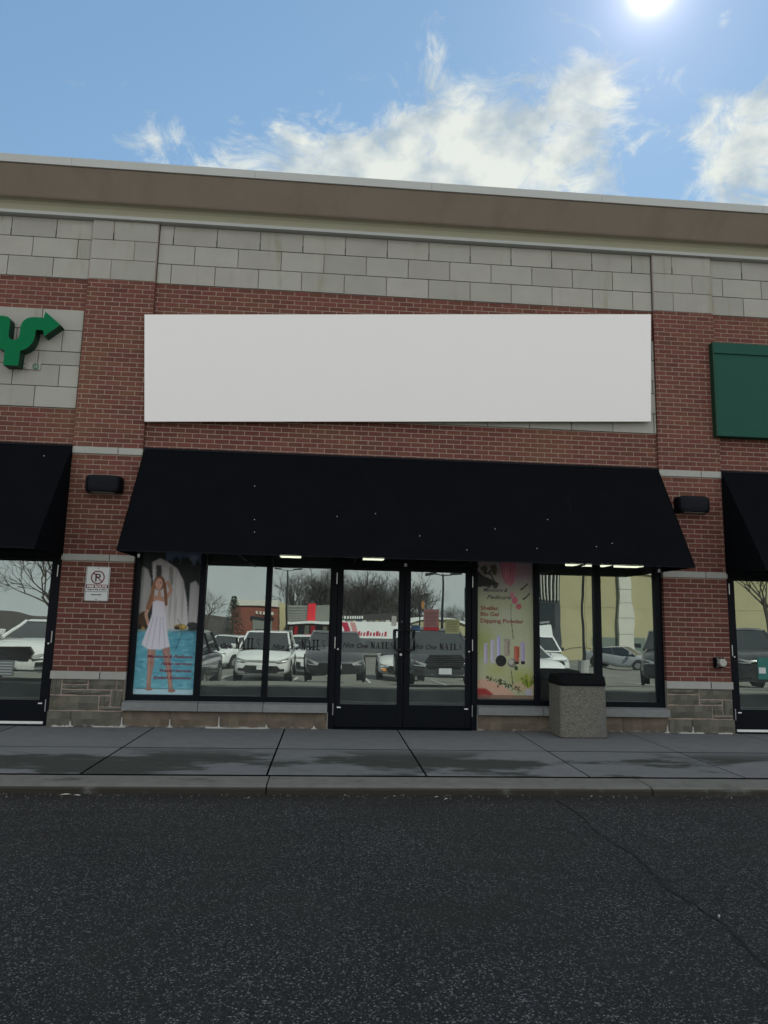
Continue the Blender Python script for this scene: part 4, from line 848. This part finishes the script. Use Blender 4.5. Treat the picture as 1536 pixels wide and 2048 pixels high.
def car(kind, color, x, y, rz, lab, grille='dark', plate=True, rack=False, fog=None, cat='car'):
    K = KINDS[kind]; o = empty('parked_'+('van' if kind in ('van', 'minivan') else 'car'), (x, y, gz(y)), rz, label=lab, category=cat, group='cars parked in the lot facing the shop')
    PM = paint(color); w, Ln = K['w'], K['L']
    # local: front at y=0 looking +y; body runs to y=-L ; stations
    st = [(0.0, .80, .30, K['nose']-.08), (.06, .90, .24, K['nose']+.02), (.25, .97, .22, K['hood']-.10), (.6, 1.0, .20, K['hood']-.02), (K['ws0'], 1.0, .20, K['belt']-.02), (Ln*.45, 1.0, .20, K['belt']), (K['rw0'], 1.0, .22, K['belt']+.01), (Ln-.35, .98, .24, K['deck']), (Ln-.08, .94, .28, K['deck']-.05), (Ln, .86, .36, K['deck']-.18)]
    k = MB(); R_ = []
    for yy, ws, z0, z1 in st:
        W_ = w*ws; zm = z0+(z1-z0)*.55
        R_.append([(-W_*.90, -yy, z0), (-W_*.985, -yy, z0+.10), (-W_, -yy, zm), (-W_*.97, -yy, z1-.10), (-W_*.90, -yy, z1-.02), (-W_*.55, -yy, z1+.015), (0, -yy, z1+.03), (W_*.55, -yy, z1+.015), (W_*.90, -yy, z1-.02), (W_*.97, -yy, z1-.10), (W_, -yy, zm), (W_*.985, -yy, z0+.10), (W_*.90, -yy, z0)])
    for a, b in zip(R_, R_[1:]):
        for i in range(len(a)-1): k.quad(a[i], a[i+1], b[i+1], b[i])
        k.quad(a[0], a[-1], b[-1], b[0])
    k.poly(R_[0]); k.poly(R_[-1])
    me = k.mesh('body', PM); bm = bmesh.new(); bm.from_mesh(me); bmesh.ops.remove_doubles(bm, verts=bm.verts, dist=.0005); bmesh.ops.recalc_face_normals(bm, faces=bm.faces); bm.to_mesh(me); bm.free()
    me.polygons.foreach_set('use_smooth', [True]*len(me.polygons)); bo_ = link('body', me, o); ss = bo_.modifiers.new('s', 'SUBSURF'); ss.levels = 1; ss.render_levels = 1
    # greenhouse
    tw, rf = w*.92, w*.76 if kind != 'van' else w*.93; zb = K['belt']-.01; zr = K['roof']
    A = [(-tw, -K['ws0'], zb), (tw, -K['ws0'], zb), (tw, -K['rw1'], zb), (-tw, -K['rw1'], zb)]; T = [(-rf, -K['ws1'], zr-.06), (rf, -K['ws1'], zr-.06), (rf, -K['rw0'], zr-.06), (-rf, -K['rw0'], zr-.06)]
    cab = kind == 'van'
    def lerp(a, b, t): return tuple(a[i]+(b[i]-a[i])*t for i in range(3))
    if cab:
        hb = 1.95; A2 = [(-w*.95, -K['ws0'], zb), (w*.95, -K['ws0'], zb), (w*.95, -Ln+.05, zb), (-w*.95, -Ln+.05, zb)]; T2 = [(-w*.86, -K['ws1'], hb), (w*.86, -K['ws1'], hb), (w*.93, -Ln+.05, hb), (-w*.93, -Ln+.05, hb)]
        k = MB()
        k.quad(A2[0], A2[1], T2[1], T2[0]); k.quad(A2[1], A2[2], T2[2], T2[1]); k.quad(A2[2], A2[3], T2[3], T2[2]); k.quad(A2[3], A2[0], T2[0], T2[3])
        C3 = [(-w*.84, -K['ws1']-.12, zr), (w*.84, -K['ws1']-.12, zr), (w*.88, -Ln+.1, zr), (-w*.88, -Ln+.1, zr)]
        for i in range(4): k.quad(T2[i], T2[(i+1) % 4], C3[(i+1) % 4], C3[i])
        k.poly(C3); k.obj('cargo_body', PM, o)
        g = MB(); e_ = .012
        q = [lerp(lerp(A2[0], A2[1], a), lerp(T2[0], T2[1], a), b) for a, b in ((.06, .08), (.94, .08), (.93, .88), (.07, .88))]; g.poly([(p_[0], p_[1]+e_, p_[2]+e_) for p_ in q]); g.obj('windscreen', MT['car_glass'], o)
        for sx in (-1, 1):
            g = MB(); g.poly([(sx*(w*.95+.006), -K['ws0']-.25, zb+.05), (sx*(w*.95+.006), -K['ws0']-1.1, zb+.05), (sx*(w*.90+.014), -K['ws1']-.60, hb-.1), (sx*(w*.90+.014), -K['ws1']-.08, hb-.1)]); g.obj('side_window', MT['car_glass'], o)
    else:
        k = MB()
        for i in range(4): k.quad(A[i], A[(i+1) % 4], T[(i+1) % 4], T[i])
        k.obj('cabin_glass', MT['car_glass'], o)
        k = MB(); rt = [(-rf*.9, -K['ws1']-.15, zr), (rf*.9, -K['ws1']-.15, zr), (rf*.9, -K['rw0']+.12, zr-.01), (-rf*.9, -K['rw0']+.12, zr-.01)]
        To = [(p_[0]*1.02, p_[1]+(.02 if i < 2 else -.02), p_[2]+.004) for i, p_ in enumerate(T)]
        for i in range(4): k.quad(To[i], To[(i+1) % 4], rt[(i+1) % 4], rt[i])
        k.poly(rt); k.obj('roof', PM, o)
        for i in range(4):
            k = MB(); k.tube(lerp(A[i], T[i], -.03), lerp(A[i], T[i], 1.02), .045, .04, n=6); k.obj('pillar', PM, o)
        for sx in (-1, 1):
            k = MB(); k.tube((sx*tw*1.005, -(K['ws0']+.9*(K['rw1']-K['ws0'])/2), zb), (sx*rf*1.01, -(K['ws1']+K['rw0'])/2, zr-.06), .03, n=5); k.obj('door_pillar', MT['car_dark'], o)
    # wheels
    for sx in (-1, 1):
        for wy in (.92, Ln-.95):
            a_ = MB(); a_.tube((sx*(w*.93), -wy, .35), (sx*(w+.012), -wy, .35), .40, n=20); a_.obj('wheel_arch', MT['car_dark'], o)
            t_ = MB(); t_.tube((sx*(w*.75), -wy, .335), (sx*(w+.02), -wy, .335), .335, n=20); tob = t_.obj('tyre', MT['tyre'], o)
            r_ = MB(); r_.tube((sx*(w+.0), -wy, .335), (sx*(w+.028), -wy, .335), .21, n=10); r_.obj('rim', MT['steel'], tob)
    nz = K['nose']
    # front end pieces, following the nose
    k = MB(); gw, g0, g1 = (w*.66, .30, .56) if grille == 'dark' else (w*.55, .50, .80)
    k.extrude_xz([(-gw*.8, g0), (gw*.8, g0), (gw, (g0+g1)/2), (gw*.8, g1), (-gw*.8, g1), (-gw, (g0+g1)/2)], .035, -.05); go_ = k.obj('grille', MT['car_dark'], o)
    # (extrusion is in xz: front at +y)
    if grille == 'chrome':
        k = MB()
        for i in range(6): z = g0+.03+i*(g1-g0-.05)/5; ww = gw*(.78+.18*math.sin(math.pi*i/5)); k.box(-ww, ww, .036, .05, z-.006, z+.006)
        k.obj('grille_bar', MT['chrome'], go_)
    k = MB(); k.box(-w*.55, w*.55, .02, .042, nz-.055, nz-.035); k.obj('nose_trim', MT['chrome'] if grille != 'dark' else MT['car_dark'], o)
    for sx in (-1, 1):
        k = MB(); k.poly([(sx*w*.52, .045, nz-.03), (sx*w*.86, -.06, nz+.05), (sx*w*.93, -.22, nz+.07), (sx*w*.94, -.20, nz-.03), (sx*w*.84, -.02, nz-.09), (sx*w*.56, .05, nz-.10)])
        k.obj('headlight', MT['lamp_glass'], o)
        k = MB(); k.extrude_xz([(sx*w*.60, .36), (sx*w*.80, .38), (sx*w*.80, .46), (sx*w*.62, .45)], .03, -.08); k.obj('fog_lamp', MT['amber'] if fog == 'amber' else MT['car_dark'], o)
        k = MB(); mz = K['belt']+.10; my = -K['ws0']-.28; k.box(sx*(w+.03)-(.0 if sx > 0 else .20), sx*(w+.03)+(.20 if sx > 0 else .0), my-.08, my+.05, mz-.07, mz+.08); k.obj('mirror', PM if kind != 'van' else MT['car_dark'], o, bevel=.02)
    k = MB(); k.box(-w*.82, w*.82, -.02, .03, .255, .275); k.obj('bumper_trim', MT['chrome'] if grille == 'chrome' or kind == 'minivan' else MT['car_dark'], o)
    if plate:
        k = MB(); k.box(-.155, .155, .04, .058, .42, .56) if grille == 'dark' else k.box(-.155, .155, .04, .058, .34, .48); k.obj('number_plate', MT['plate'], o)
    if rack:
        k = MB()
        for yy in (-1.7, -3.2, -4.9): k.tube((-w*.9, yy, zr+.12), (w*.9, yy, zr+.12), .025, n=6); k.tube((-w*.8, yy, zr), (-w*.8, yy, zr+.12), .02, n=5); k.tube((w*.8, yy, zr), (w*.8, yy, zr+.12), .02, n=5)
        for xx in (-.55, -.2, .3, .65): k.tube((xx, -1.4, zr+.17), (xx, -5.0, zr+.17), .022, n=6)
        for i in range(9): k.tube((-.55, -1.5-i*.4, zr+.17), (-.2, -1.5-i*.4, zr+.17), .015, n=5)
        k.obj('ladder_rack', MT['steel'], o)
    return o
WHT, OFF, SIL, DK, DGR, BLU = (.72, .73, .72), (.6, .6, .57), (.33, .34, .35), (.02, .022, .026), (.05, .055, .06), (.03, .05, .07)
car('minivan', WHT, -2.20, -15.24, 0, 'white minivan facing the shop, mirrored in the left windows', cat='van')
car('suv', WHT, -.95, -22.5, .03, 'white family car parked just behind and beside the minivan')
car('suv', WHT, -6.0, -27.5, .45, 'white tall car angled behind and left of the minivan')
car('sedan', WHT, -11.2, -62, 1.2, 'white saloon side on, far beyond the minivan near the conifer')
car('suv', DGR, -4.25, -14.2, math.pi, 'dark grey car showing its tail left of the white minivan')
car('sedan', DGR, .28, -11.24, 0, 'dark grey saloon right behind the camera, facing the double doors')
car('sedan', OFF, 2.95, -18.2, .05, 'pale car with amber lamps mirrored beside the left door handle', fog='amber')
car('sedan', DGR, 3.0, -8.3, 0, 'dark grey car with a broad chrome grille mirrored in the right door', grille='chrome')
car('van', WHT, 11.25, -24.6, -.35, 'white cargo van with a ladder rack on its roof', rack=True, grille='chrome', cat='van')
car('sedan', WHT, 7.95, -15.4, -.25, 'white saloon parked in front of the white cargo van')
car('sedan', SIL, 21.7, -36.2, -.9, 'silver saloon parked before the big beige building')
car('suv', DK, 10.5, -11.4, .48, 'black car mirrored at the right edge of the rightmost window')
car('sedan', WHT, -7.25, -7.6, .06, 'white saloon nearest the shop, mirrored in the leftmost glass door', grille='chrome')
car('sedan', WHT, -11.0, -20.3, .5, 'white saloon in the row behind, mirrored at the left edge')
car('suv', DK, 12.4, -9.6, .1, 'black car mirrored in the glass door right of the right pier')
car('suv', WHT, -4.7, -45.2, .2, 'white tall car far behind the roof of the minivan, left of the others')
car('suv', WHT, -2.4, -38.2, .9, 'white estate car side on behind the minivan roof')
car('sedan', OFF, -1.7, -50, .1, 'pale saloon farthest back on the right of the minivan roof')
car('sedan', SIL, -14.5, -34, .3, 'silver saloon far left in the lot, before the bare tree')
car('suv', BLU, 16.5, -17.5, .1, 'dark blue tall car right of the white saloon, far right of the lot')

# ------------------------------------------------------------------ lot lines
k = MB()
for i in range(-9, 10):
    for ya, yb in ((-15.0, -20.0), (-27, -32)):
        x = i*2.75+1.6; k.quad((x-.05, ya, gz(ya)+.012), (x+.05, ya, gz(ya)+.012), (x+.05, yb, gz(yb)+.03), (x-.05, yb, gz(yb)+.03))
k.obj('bay_lines', mat('road_paint', (.5, .5, .47), .7, noise=(8, .4)), kind='structure')

# ------------------------------------------------------------------ buildings across the lot
MT['beige'] = mat('beige_render', (.42, .38, .22), .9, noise=(.5, .12, 6)); MT['cream'] = mat('cream_panel', (.62, .60, .52), .85, noise=(.8, .08)); MT['dkglass'] = mat('dark_shopfront', (.02, .024, .028), .15, 0, .6)
MT['grey_slat'] = mat('grey_cladding', (.20, .205, .18), .8, noise=(1, .1)); MT['red_panel'] = mat('red_sign_panel', (.55, .02, .03), .5, emit=((.8, .02, .03), .15)); MT['brown_brick'] = mat('brown_brick', (.22, .07, .045), .9, noise=(4, .2))
def block(name, x0, x1, y, zt, depth, m, **p): k = MB(); g0 = gz(y)-.5; k.box(x0, x1, y-depth, y, g0, zt); return k.obj(name, m, **p)
bb = empty('warehouse_store', (26, -56.2, gz(-56)), label='big beige windowless store mirrored in the right hand windows', category='building')
def bpart(par, name, x0, x1, y0, y1, z0, z1, m):
    k = MB(); l = par.location; k.box(x0-l.x, x1-l.x, y0-l.y, y1-l.y, z0-l.z, z1-l.z); return k.obj(name, m, par)
bpart(bb, 'wall', 21.9, 62, -86, -56.2, -2.5, 6.3, MT['beige'])
for i, (x0, x1) in enumerate(((21.9, 24.35), (24.4, 27.35), (28.85, 31.9), (31.95, 35), (35.05, 38.1), (38.15, 42))):
    bpart(bb, 'wall_panel', x0, x1, -56.2, -56.12, -.9, 3.0, MT['beige']); bpart(bb, 'wall_panel', x0, x1, -56.2, -56.12, 3.03, 6.1, MT['beige'])
bpart(bb, 'pilaster', 27.4, 28.8, -56.2, -55.7, -2.2, 6.25, MT['cream'])
for z in (.6, 2.0, 3.4, 4.8): bpart(bb, 'pilaster_joint', 27.39, 28.81, -56.2, -55.69, z, z+.05, MT['grey_slat'])
bpart(bb, 'coping', 21.8, 62.1, -86.1, -56.0, 6.3, 6.55, MT['cream']); bpart(bb, 'stained_base', 25, 30, -56.2, -56.1, -2.0, .3, mat('teal_grey', (.16, .19, .16), .8))
bpart(bb, 'entrance_bay', 18.6, 21.85, -86, -55.6, -2.5, 6.2, mat('dark_slate', (.05, .055, .06), .8))
for i in range(9): bpart(bb, 'fin', 18.9+i*.33, 18.98+i*.33, -55.6, -55.3, 3.6, 6.4, MT['cream'])
bpart(bb, 'entrance_window', 19.2, 21.3, -55.6, -55.5, 1.0, 3.3, MT['dkglass']); bpart(bb, 'entrance_sign', 18.7, 19.6, -55.6, -55.4, .9, 1.25, MT['red_panel'])
s1 = empty('brick_store', (-11.7, -105.2, gz(-105)), label='brown brick store with a pale cornice, mirrored left of the second mullion', category='building')
bpart(s1, 'wall', -15.2, -8.0, -125, -105.2, -3.2, 3.3, MT['brown_brick']); bpart(s1, 'cornice', -15.4, -7.9, -125, -104.9, 3.3, 4.2, MT['cream']); bpart(s1, 'entrance', -11.9, -8.6, -105.2, -105.0, -2.8, 1.1, MT['grey_slat']); bpart(s1, 'doorway', -11.4, -8.9, -105.0, -104.9, -2.6, -.4, MT['dkglass'])
bpart(s1, 'entrance_lintel', -12.2, -8.4, -105.2, -104.8, 1.1, 1.5, MT['dkglass'])
for i in range(5): bpart(s1, 'sign_letter', -11.2+i*.6, -10.9+i*.6, -105.0, -104.9, 1.9, 2.4, MT['cream'])
s2 = empty('clad_store', (-3, -108.2, gz(-108)), label='grey slatted store with a red panel and a white canopy', category='building')
bpart(s2, 'wall', -7.8, 1.5, -128, -108.2, -3.2, 1.0, mat('shop_dark', (.05, .05, .05), .6)); bpart(s2, 'upper_wall', -7.8, 1.5, -128, -108.25, 1.0, 3.7, MT['grey_slat']); bpart(s2, 'beige_pier', -7.9, -6.6, -108.2, -107.9, -2.8, 3.9, MT['beige'])
for i in range(6): bpart(s2, 'slat', -6.5, -3.3, -108.25, -108.12, 1.25+i*.42, 1.5+i*.42, mat('slat_grey', (.26, .265, .24), .8) if i == 0 else bpy.data.materials['slat_grey'])
bpart(s2, 'red_panel', -3.25, -1.75, -108.2, -107.9, 1.0, 4.0, MT['red_panel']); bpart(s2, 'canopy', -6.6, 2.0, -108.2, -104.8, .5, .95, MT['white'])
for i in range(8): bpart(s2, 'window', -6.3+i*.95, -5.6+i*.95, -108.2, -108.1, -1.4, .1, [MT['cream'], MT['dkglass'], MT['red_panel']][(i*5) % 3])
s3 = empty('shop_row', (8, -115.2, gz(-115)), label='dark row of shops below the bare wood, mirrored in the left door', category='building')
bpart(s3, 'wall', 1.8, 13.6, -130, -115.2, -3.2, 2.1, mat('shop_brown', (.045, .04, .036), .7)); bpart(s3, 'canopy', 1.8, 8.0, -115.2, -113.6, -.7, -.1, MT['white'])
for i in range(11): bpart(s3, 'shop_window', 2.2+i*1.02, 2.9+i*1.02, -115.2, -115.1, .2, 1.1, [MT['cream'], MT['grey_slat'], MT['beige'], mat('blue_sign', (.04, .05, .2), .6) if i == 3 else MT['grey_slat']][i % 4])
for i in range(9): bpart(s3, 'sign_letter', 2.2+i*.48, 2.5+i*.48, -115.2, -115.05, 1.35, 1.85, MT['white'])
s4 = empty('curved_roof_hall', (22, -130.2, gz(-130)), label='low hall with a curved white roof edge, mirrored in the right door', category='building')
k = MB(); pts_ = [(-6, -1), (6.6, -1), (6.6, 3.2)]+[(6.6-12.6*i/10, 3.2+1.7*math.sin(math.pi*(i/10*.72+.14))-.7) for i in range(11)]; k.extrude_xz(pts_, 0, -25); k.obj('wall', MT['beige'], s4)
k = MB()
tp = [(6.7-12.8*i/10, 3.2+1.7*math.sin(math.pi*(i/10*.72+.14))-.7) for i in range(11)]
for (a, b), (c, d) in zip(tp, tp[1:]): k.poly([(a, .4, b), (c, .4, d), (c, .4, d+.35), (a, .4, b+.35)]); k.poly([(a, .4, b+.35), (c, .4, d+.35), (c, -25, d+.35), (a, -25, b+.35)])
k.obj('roof_edge', MT['white'], s4)
for i in range(5): k = MB(); k.box(-5+i*2.3, -3.4+i*2.3, 0, .1, -.8, 1.6); k.obj('window', MT['dkglass'], s4)
# box trailer with red slanted stripes
tr = empty('box_trailer', (3.9, -55, gz(-55)), -.08, label='white box trailer with slanted red stripes mirrored in the left door', category='trailer')
k = MB(); k.box(-2.9, 3.4, -2.5, 0, .95, 3.0); k.obj('box', MT['white'], tr)
MT['stripe_red'] = mat('stripe_red', (.45, .02, .06), .5)
for i, (a, c) in enumerate(((-2.75, MT['stripe_red']), (-2.0, mat('stripe_pink', (.6, .28, .28), .5)))):
    k = MB(); k.poly([(a, .01, 2.95), (a+.55, .01, 2.95), (a+1.15, .01, 1.55), (a+.6, .01, 1.55)]); k.obj('stripe', c, tr)
k = MB()
for i, w_ in enumerate((.22, .14, .16, .2, .14, .18, .24, .15, .12, .2)): x = -1.1+i*.27; h = .34 if i % 3 else .46; k.poly([(x, .012, 1.75), (x+w_, .012, 1.75), (x+w_+.06, .012, 1.75+h), (x+.06, .012, 1.75+h)])
k.obj('red_writing', MT['stripe_red'], tr)
k = MB()
for x in (-2.2, -1.2, 2.5): k.tube((x, -2.4, .45), (x, -.1, .45), .45, n=14)
k.obj('wheels', MT['tyre'], tr); k = MB(); k.box(-2.9, 3.4, -2.4, -.1, .7, .95); k.obj('chassis', MT['car_dark'], tr)

# ------------------------------------------------------------------ lamp posts
def lamp_post(x, y, h, lab, heads=2):
    o = empty('lamp_post', (x, y, gz(y)), label=lab, category='lamp post', group='tall lamp posts in the lot')
    k = MB(); k.tube((0, 0, 0), (0, 0, h), .10, .06, n=8); k.obj('pole', MT['car_dark'], o); k = MB(); k.tube((0, 0, 0), (0, 0, .7), .3, n=12); k.obj('base', MT['band'], o)
    for s_ in ((-1, 1) if heads == 2 else (1,)):
        k = MB(); k.tube((0, 0, h-.1), (s_*.6, 0, h), .035, n=6); k.box(min(s_*.5, s_*1.2), max(s_*.5, s_*1.2), -.18, .18, h-.02, h+.10); k.obj('lamp_head', MT['car_dark'], o)
lamp_post(-3.43, -50, 7.2, 'thin twin headed lamp post behind the minivan'); lamp_post(7.3, -35.2, 5.8, 'twin headed lamp post mirrored in the right door, nearer and taller')
lamp_post(10.3, -70.2, 6.6, 'small lamp post mirrored near the orange sticker', 1); lamp_post(14.6, -30.2, 9.5, 'black lamp post in front of the big beige store'); lamp_post(-11.3, -24, 5.0, 'short lamp post far left before the bare tree', 1)

# ------------------------------------------------------------------ trees
BARK = mat('bark', (.075, .06, .05), .95, noise=(8, .3)); NEED = mat('conifer_needles', (.018, .03, .018), .9, var=.6)
def branch(mb, p, d, l, r_, depth, rng, n=4):
    q = p+d*l; mb.tube(p, q, r_, r_*.65, n=n, cap=False)
    if depth == 0: return
    for i in range(rng.choice([2, 3, 3])):
        a = d.orthogonal().normalized(); a.rotate(Matrix.Rotation(rng.uniform(0, 6.28), 3, d)); nd = (d+a*rng.uniform(.45, .95)).normalized(); nd.z += .12; nd.normalize()
        branch(mb, p+d*l*rng.uniform(.6, 1.0), nd, l*rng.uniform(.6, .82), r_*.58, depth-1, rng, 3)
def bare_tree(x, y, h, lab, seed):
    rng = random.Random(seed); o = empty('bare_tree', (x, y, gz(y)), label=lab, category='tree', group='bare trees around the lot')
    k = MB(); k.tube((0, 0, 0), (0, 0, h*.24), h*.018, h*.015, n=8); k.obj('trunk', BARK, o)
    k = MB()
    for i in range(4):
        d = Vector((rng.uniform(-.8, .8), rng.uniform(-.8, .8), 1)).normalized(); branch(k, Vector((0, 0, h*(.20+.01*i))), d, h*.22, h*.011, 6, rng)
    k.obj('crown', BARK, o)
bare_tree(-17.8, -40, 10.5, 'wide bare tree mirrored in the leftmost glass door', 1); bare_tree(29.5, -36, 11, 'wide bare tree mirrored in the rightmost glass door', 2)
bare_tree(-14.5, -78, 8, 'smaller bare tree standing left of the conifer', 3)
co_ = empty('conifer', (-11.0, -75.2, gz(-75)), label='dark green conifer mirrored left of the brown brick store', category='tree')
k = MB(); k.tube((0, 0, 0), (0, 0, 5.6), .15, .03, n=6); k.obj('trunk', BARK, co_); k = MB()
for i in range(2600):
    z = .4+5.6*random.random()**1.15; R_ = 1.75*(1-z/6.2)**.85*random.uniform(.5, 1.08)+.05; a = random.uniform(0, 6.28); x, y = R_*math.cos(a), R_*math.sin(a); s_ = random.uniform(.08, .2)
    k.poly([(x, y, z), (x+s_*math.cos(a), y+s_*math.sin(a), z-s_*.6), (x+s_*math.cos(a+1.2), y+s_*math.sin(a+1.2), z-s_*.2)])
k.obj('crown', NEED, co_)
# bare wood on the rise beyond the shops: one mass
k = MB(); rng = random.Random(11); hill = MB()
protos = []
for s_ in range(5):
    t = MB(); t.tube((0, 0, 0), (0, 0, 4), .22, .15, n=4, cap=False)
    for i in range(3): branch(t, Vector((0, 0, 3.2+i)), Vector((rng.uniform(-.5, .5), rng.uniform(-.5, .5), 1)).normalized(), 3.0, .11, 4, rng, 3)
    protos.append(t)
for i in range(170):
    x = rng.uniform(-9, 26) if i < 110 else rng.uniform(26, 75); y = rng.uniform(-205, -150); t = rng.choice(protos); sc_ = rng.uniform(.8, 1.35)*(1.1 if x < 26 else .6); a = rng.uniform(0, 6.28); ca, sa = math.cos(a)*sc_, math.sin(a)*sc_; z0 = gz(y)-.3
    i0 = len(k.v); k.v += [(x+p_[0]*ca-p_[1]*sa, y+p_[0]*sa+p_[1]*ca, z0+p_[2]*sc_) for p_ in t.v]; k.f += [tuple(i0+q for q in f_) for f_ in t.f]; k.m += t.m
k.obj('bare_wood', mat('winter_twigs', (.05, .042, .036), .95), kind='stuff', label='distant bare winter wood beyond the shops', category='wood')
hl = MB(); xs_ = np.linspace(-260, 260, 60)
for a, b in zip(xs_, xs_[1:]):
    ha, hb_ = [1.0+6.0*math.exp(-((q-8)/22)**4)+.6*math.sin(q*.11+1) for q in (a, b)]
    hl.quad((a, -150, -3), (b, -150, -3), (b, -215, max(.5, hb_)), (a, -215, max(.5, ha)))
hl.obj('wooded_rise', mat('leaf_litter', (.055, .045, .038), .95, noise=(.5, .3, 8)), kind='structure')
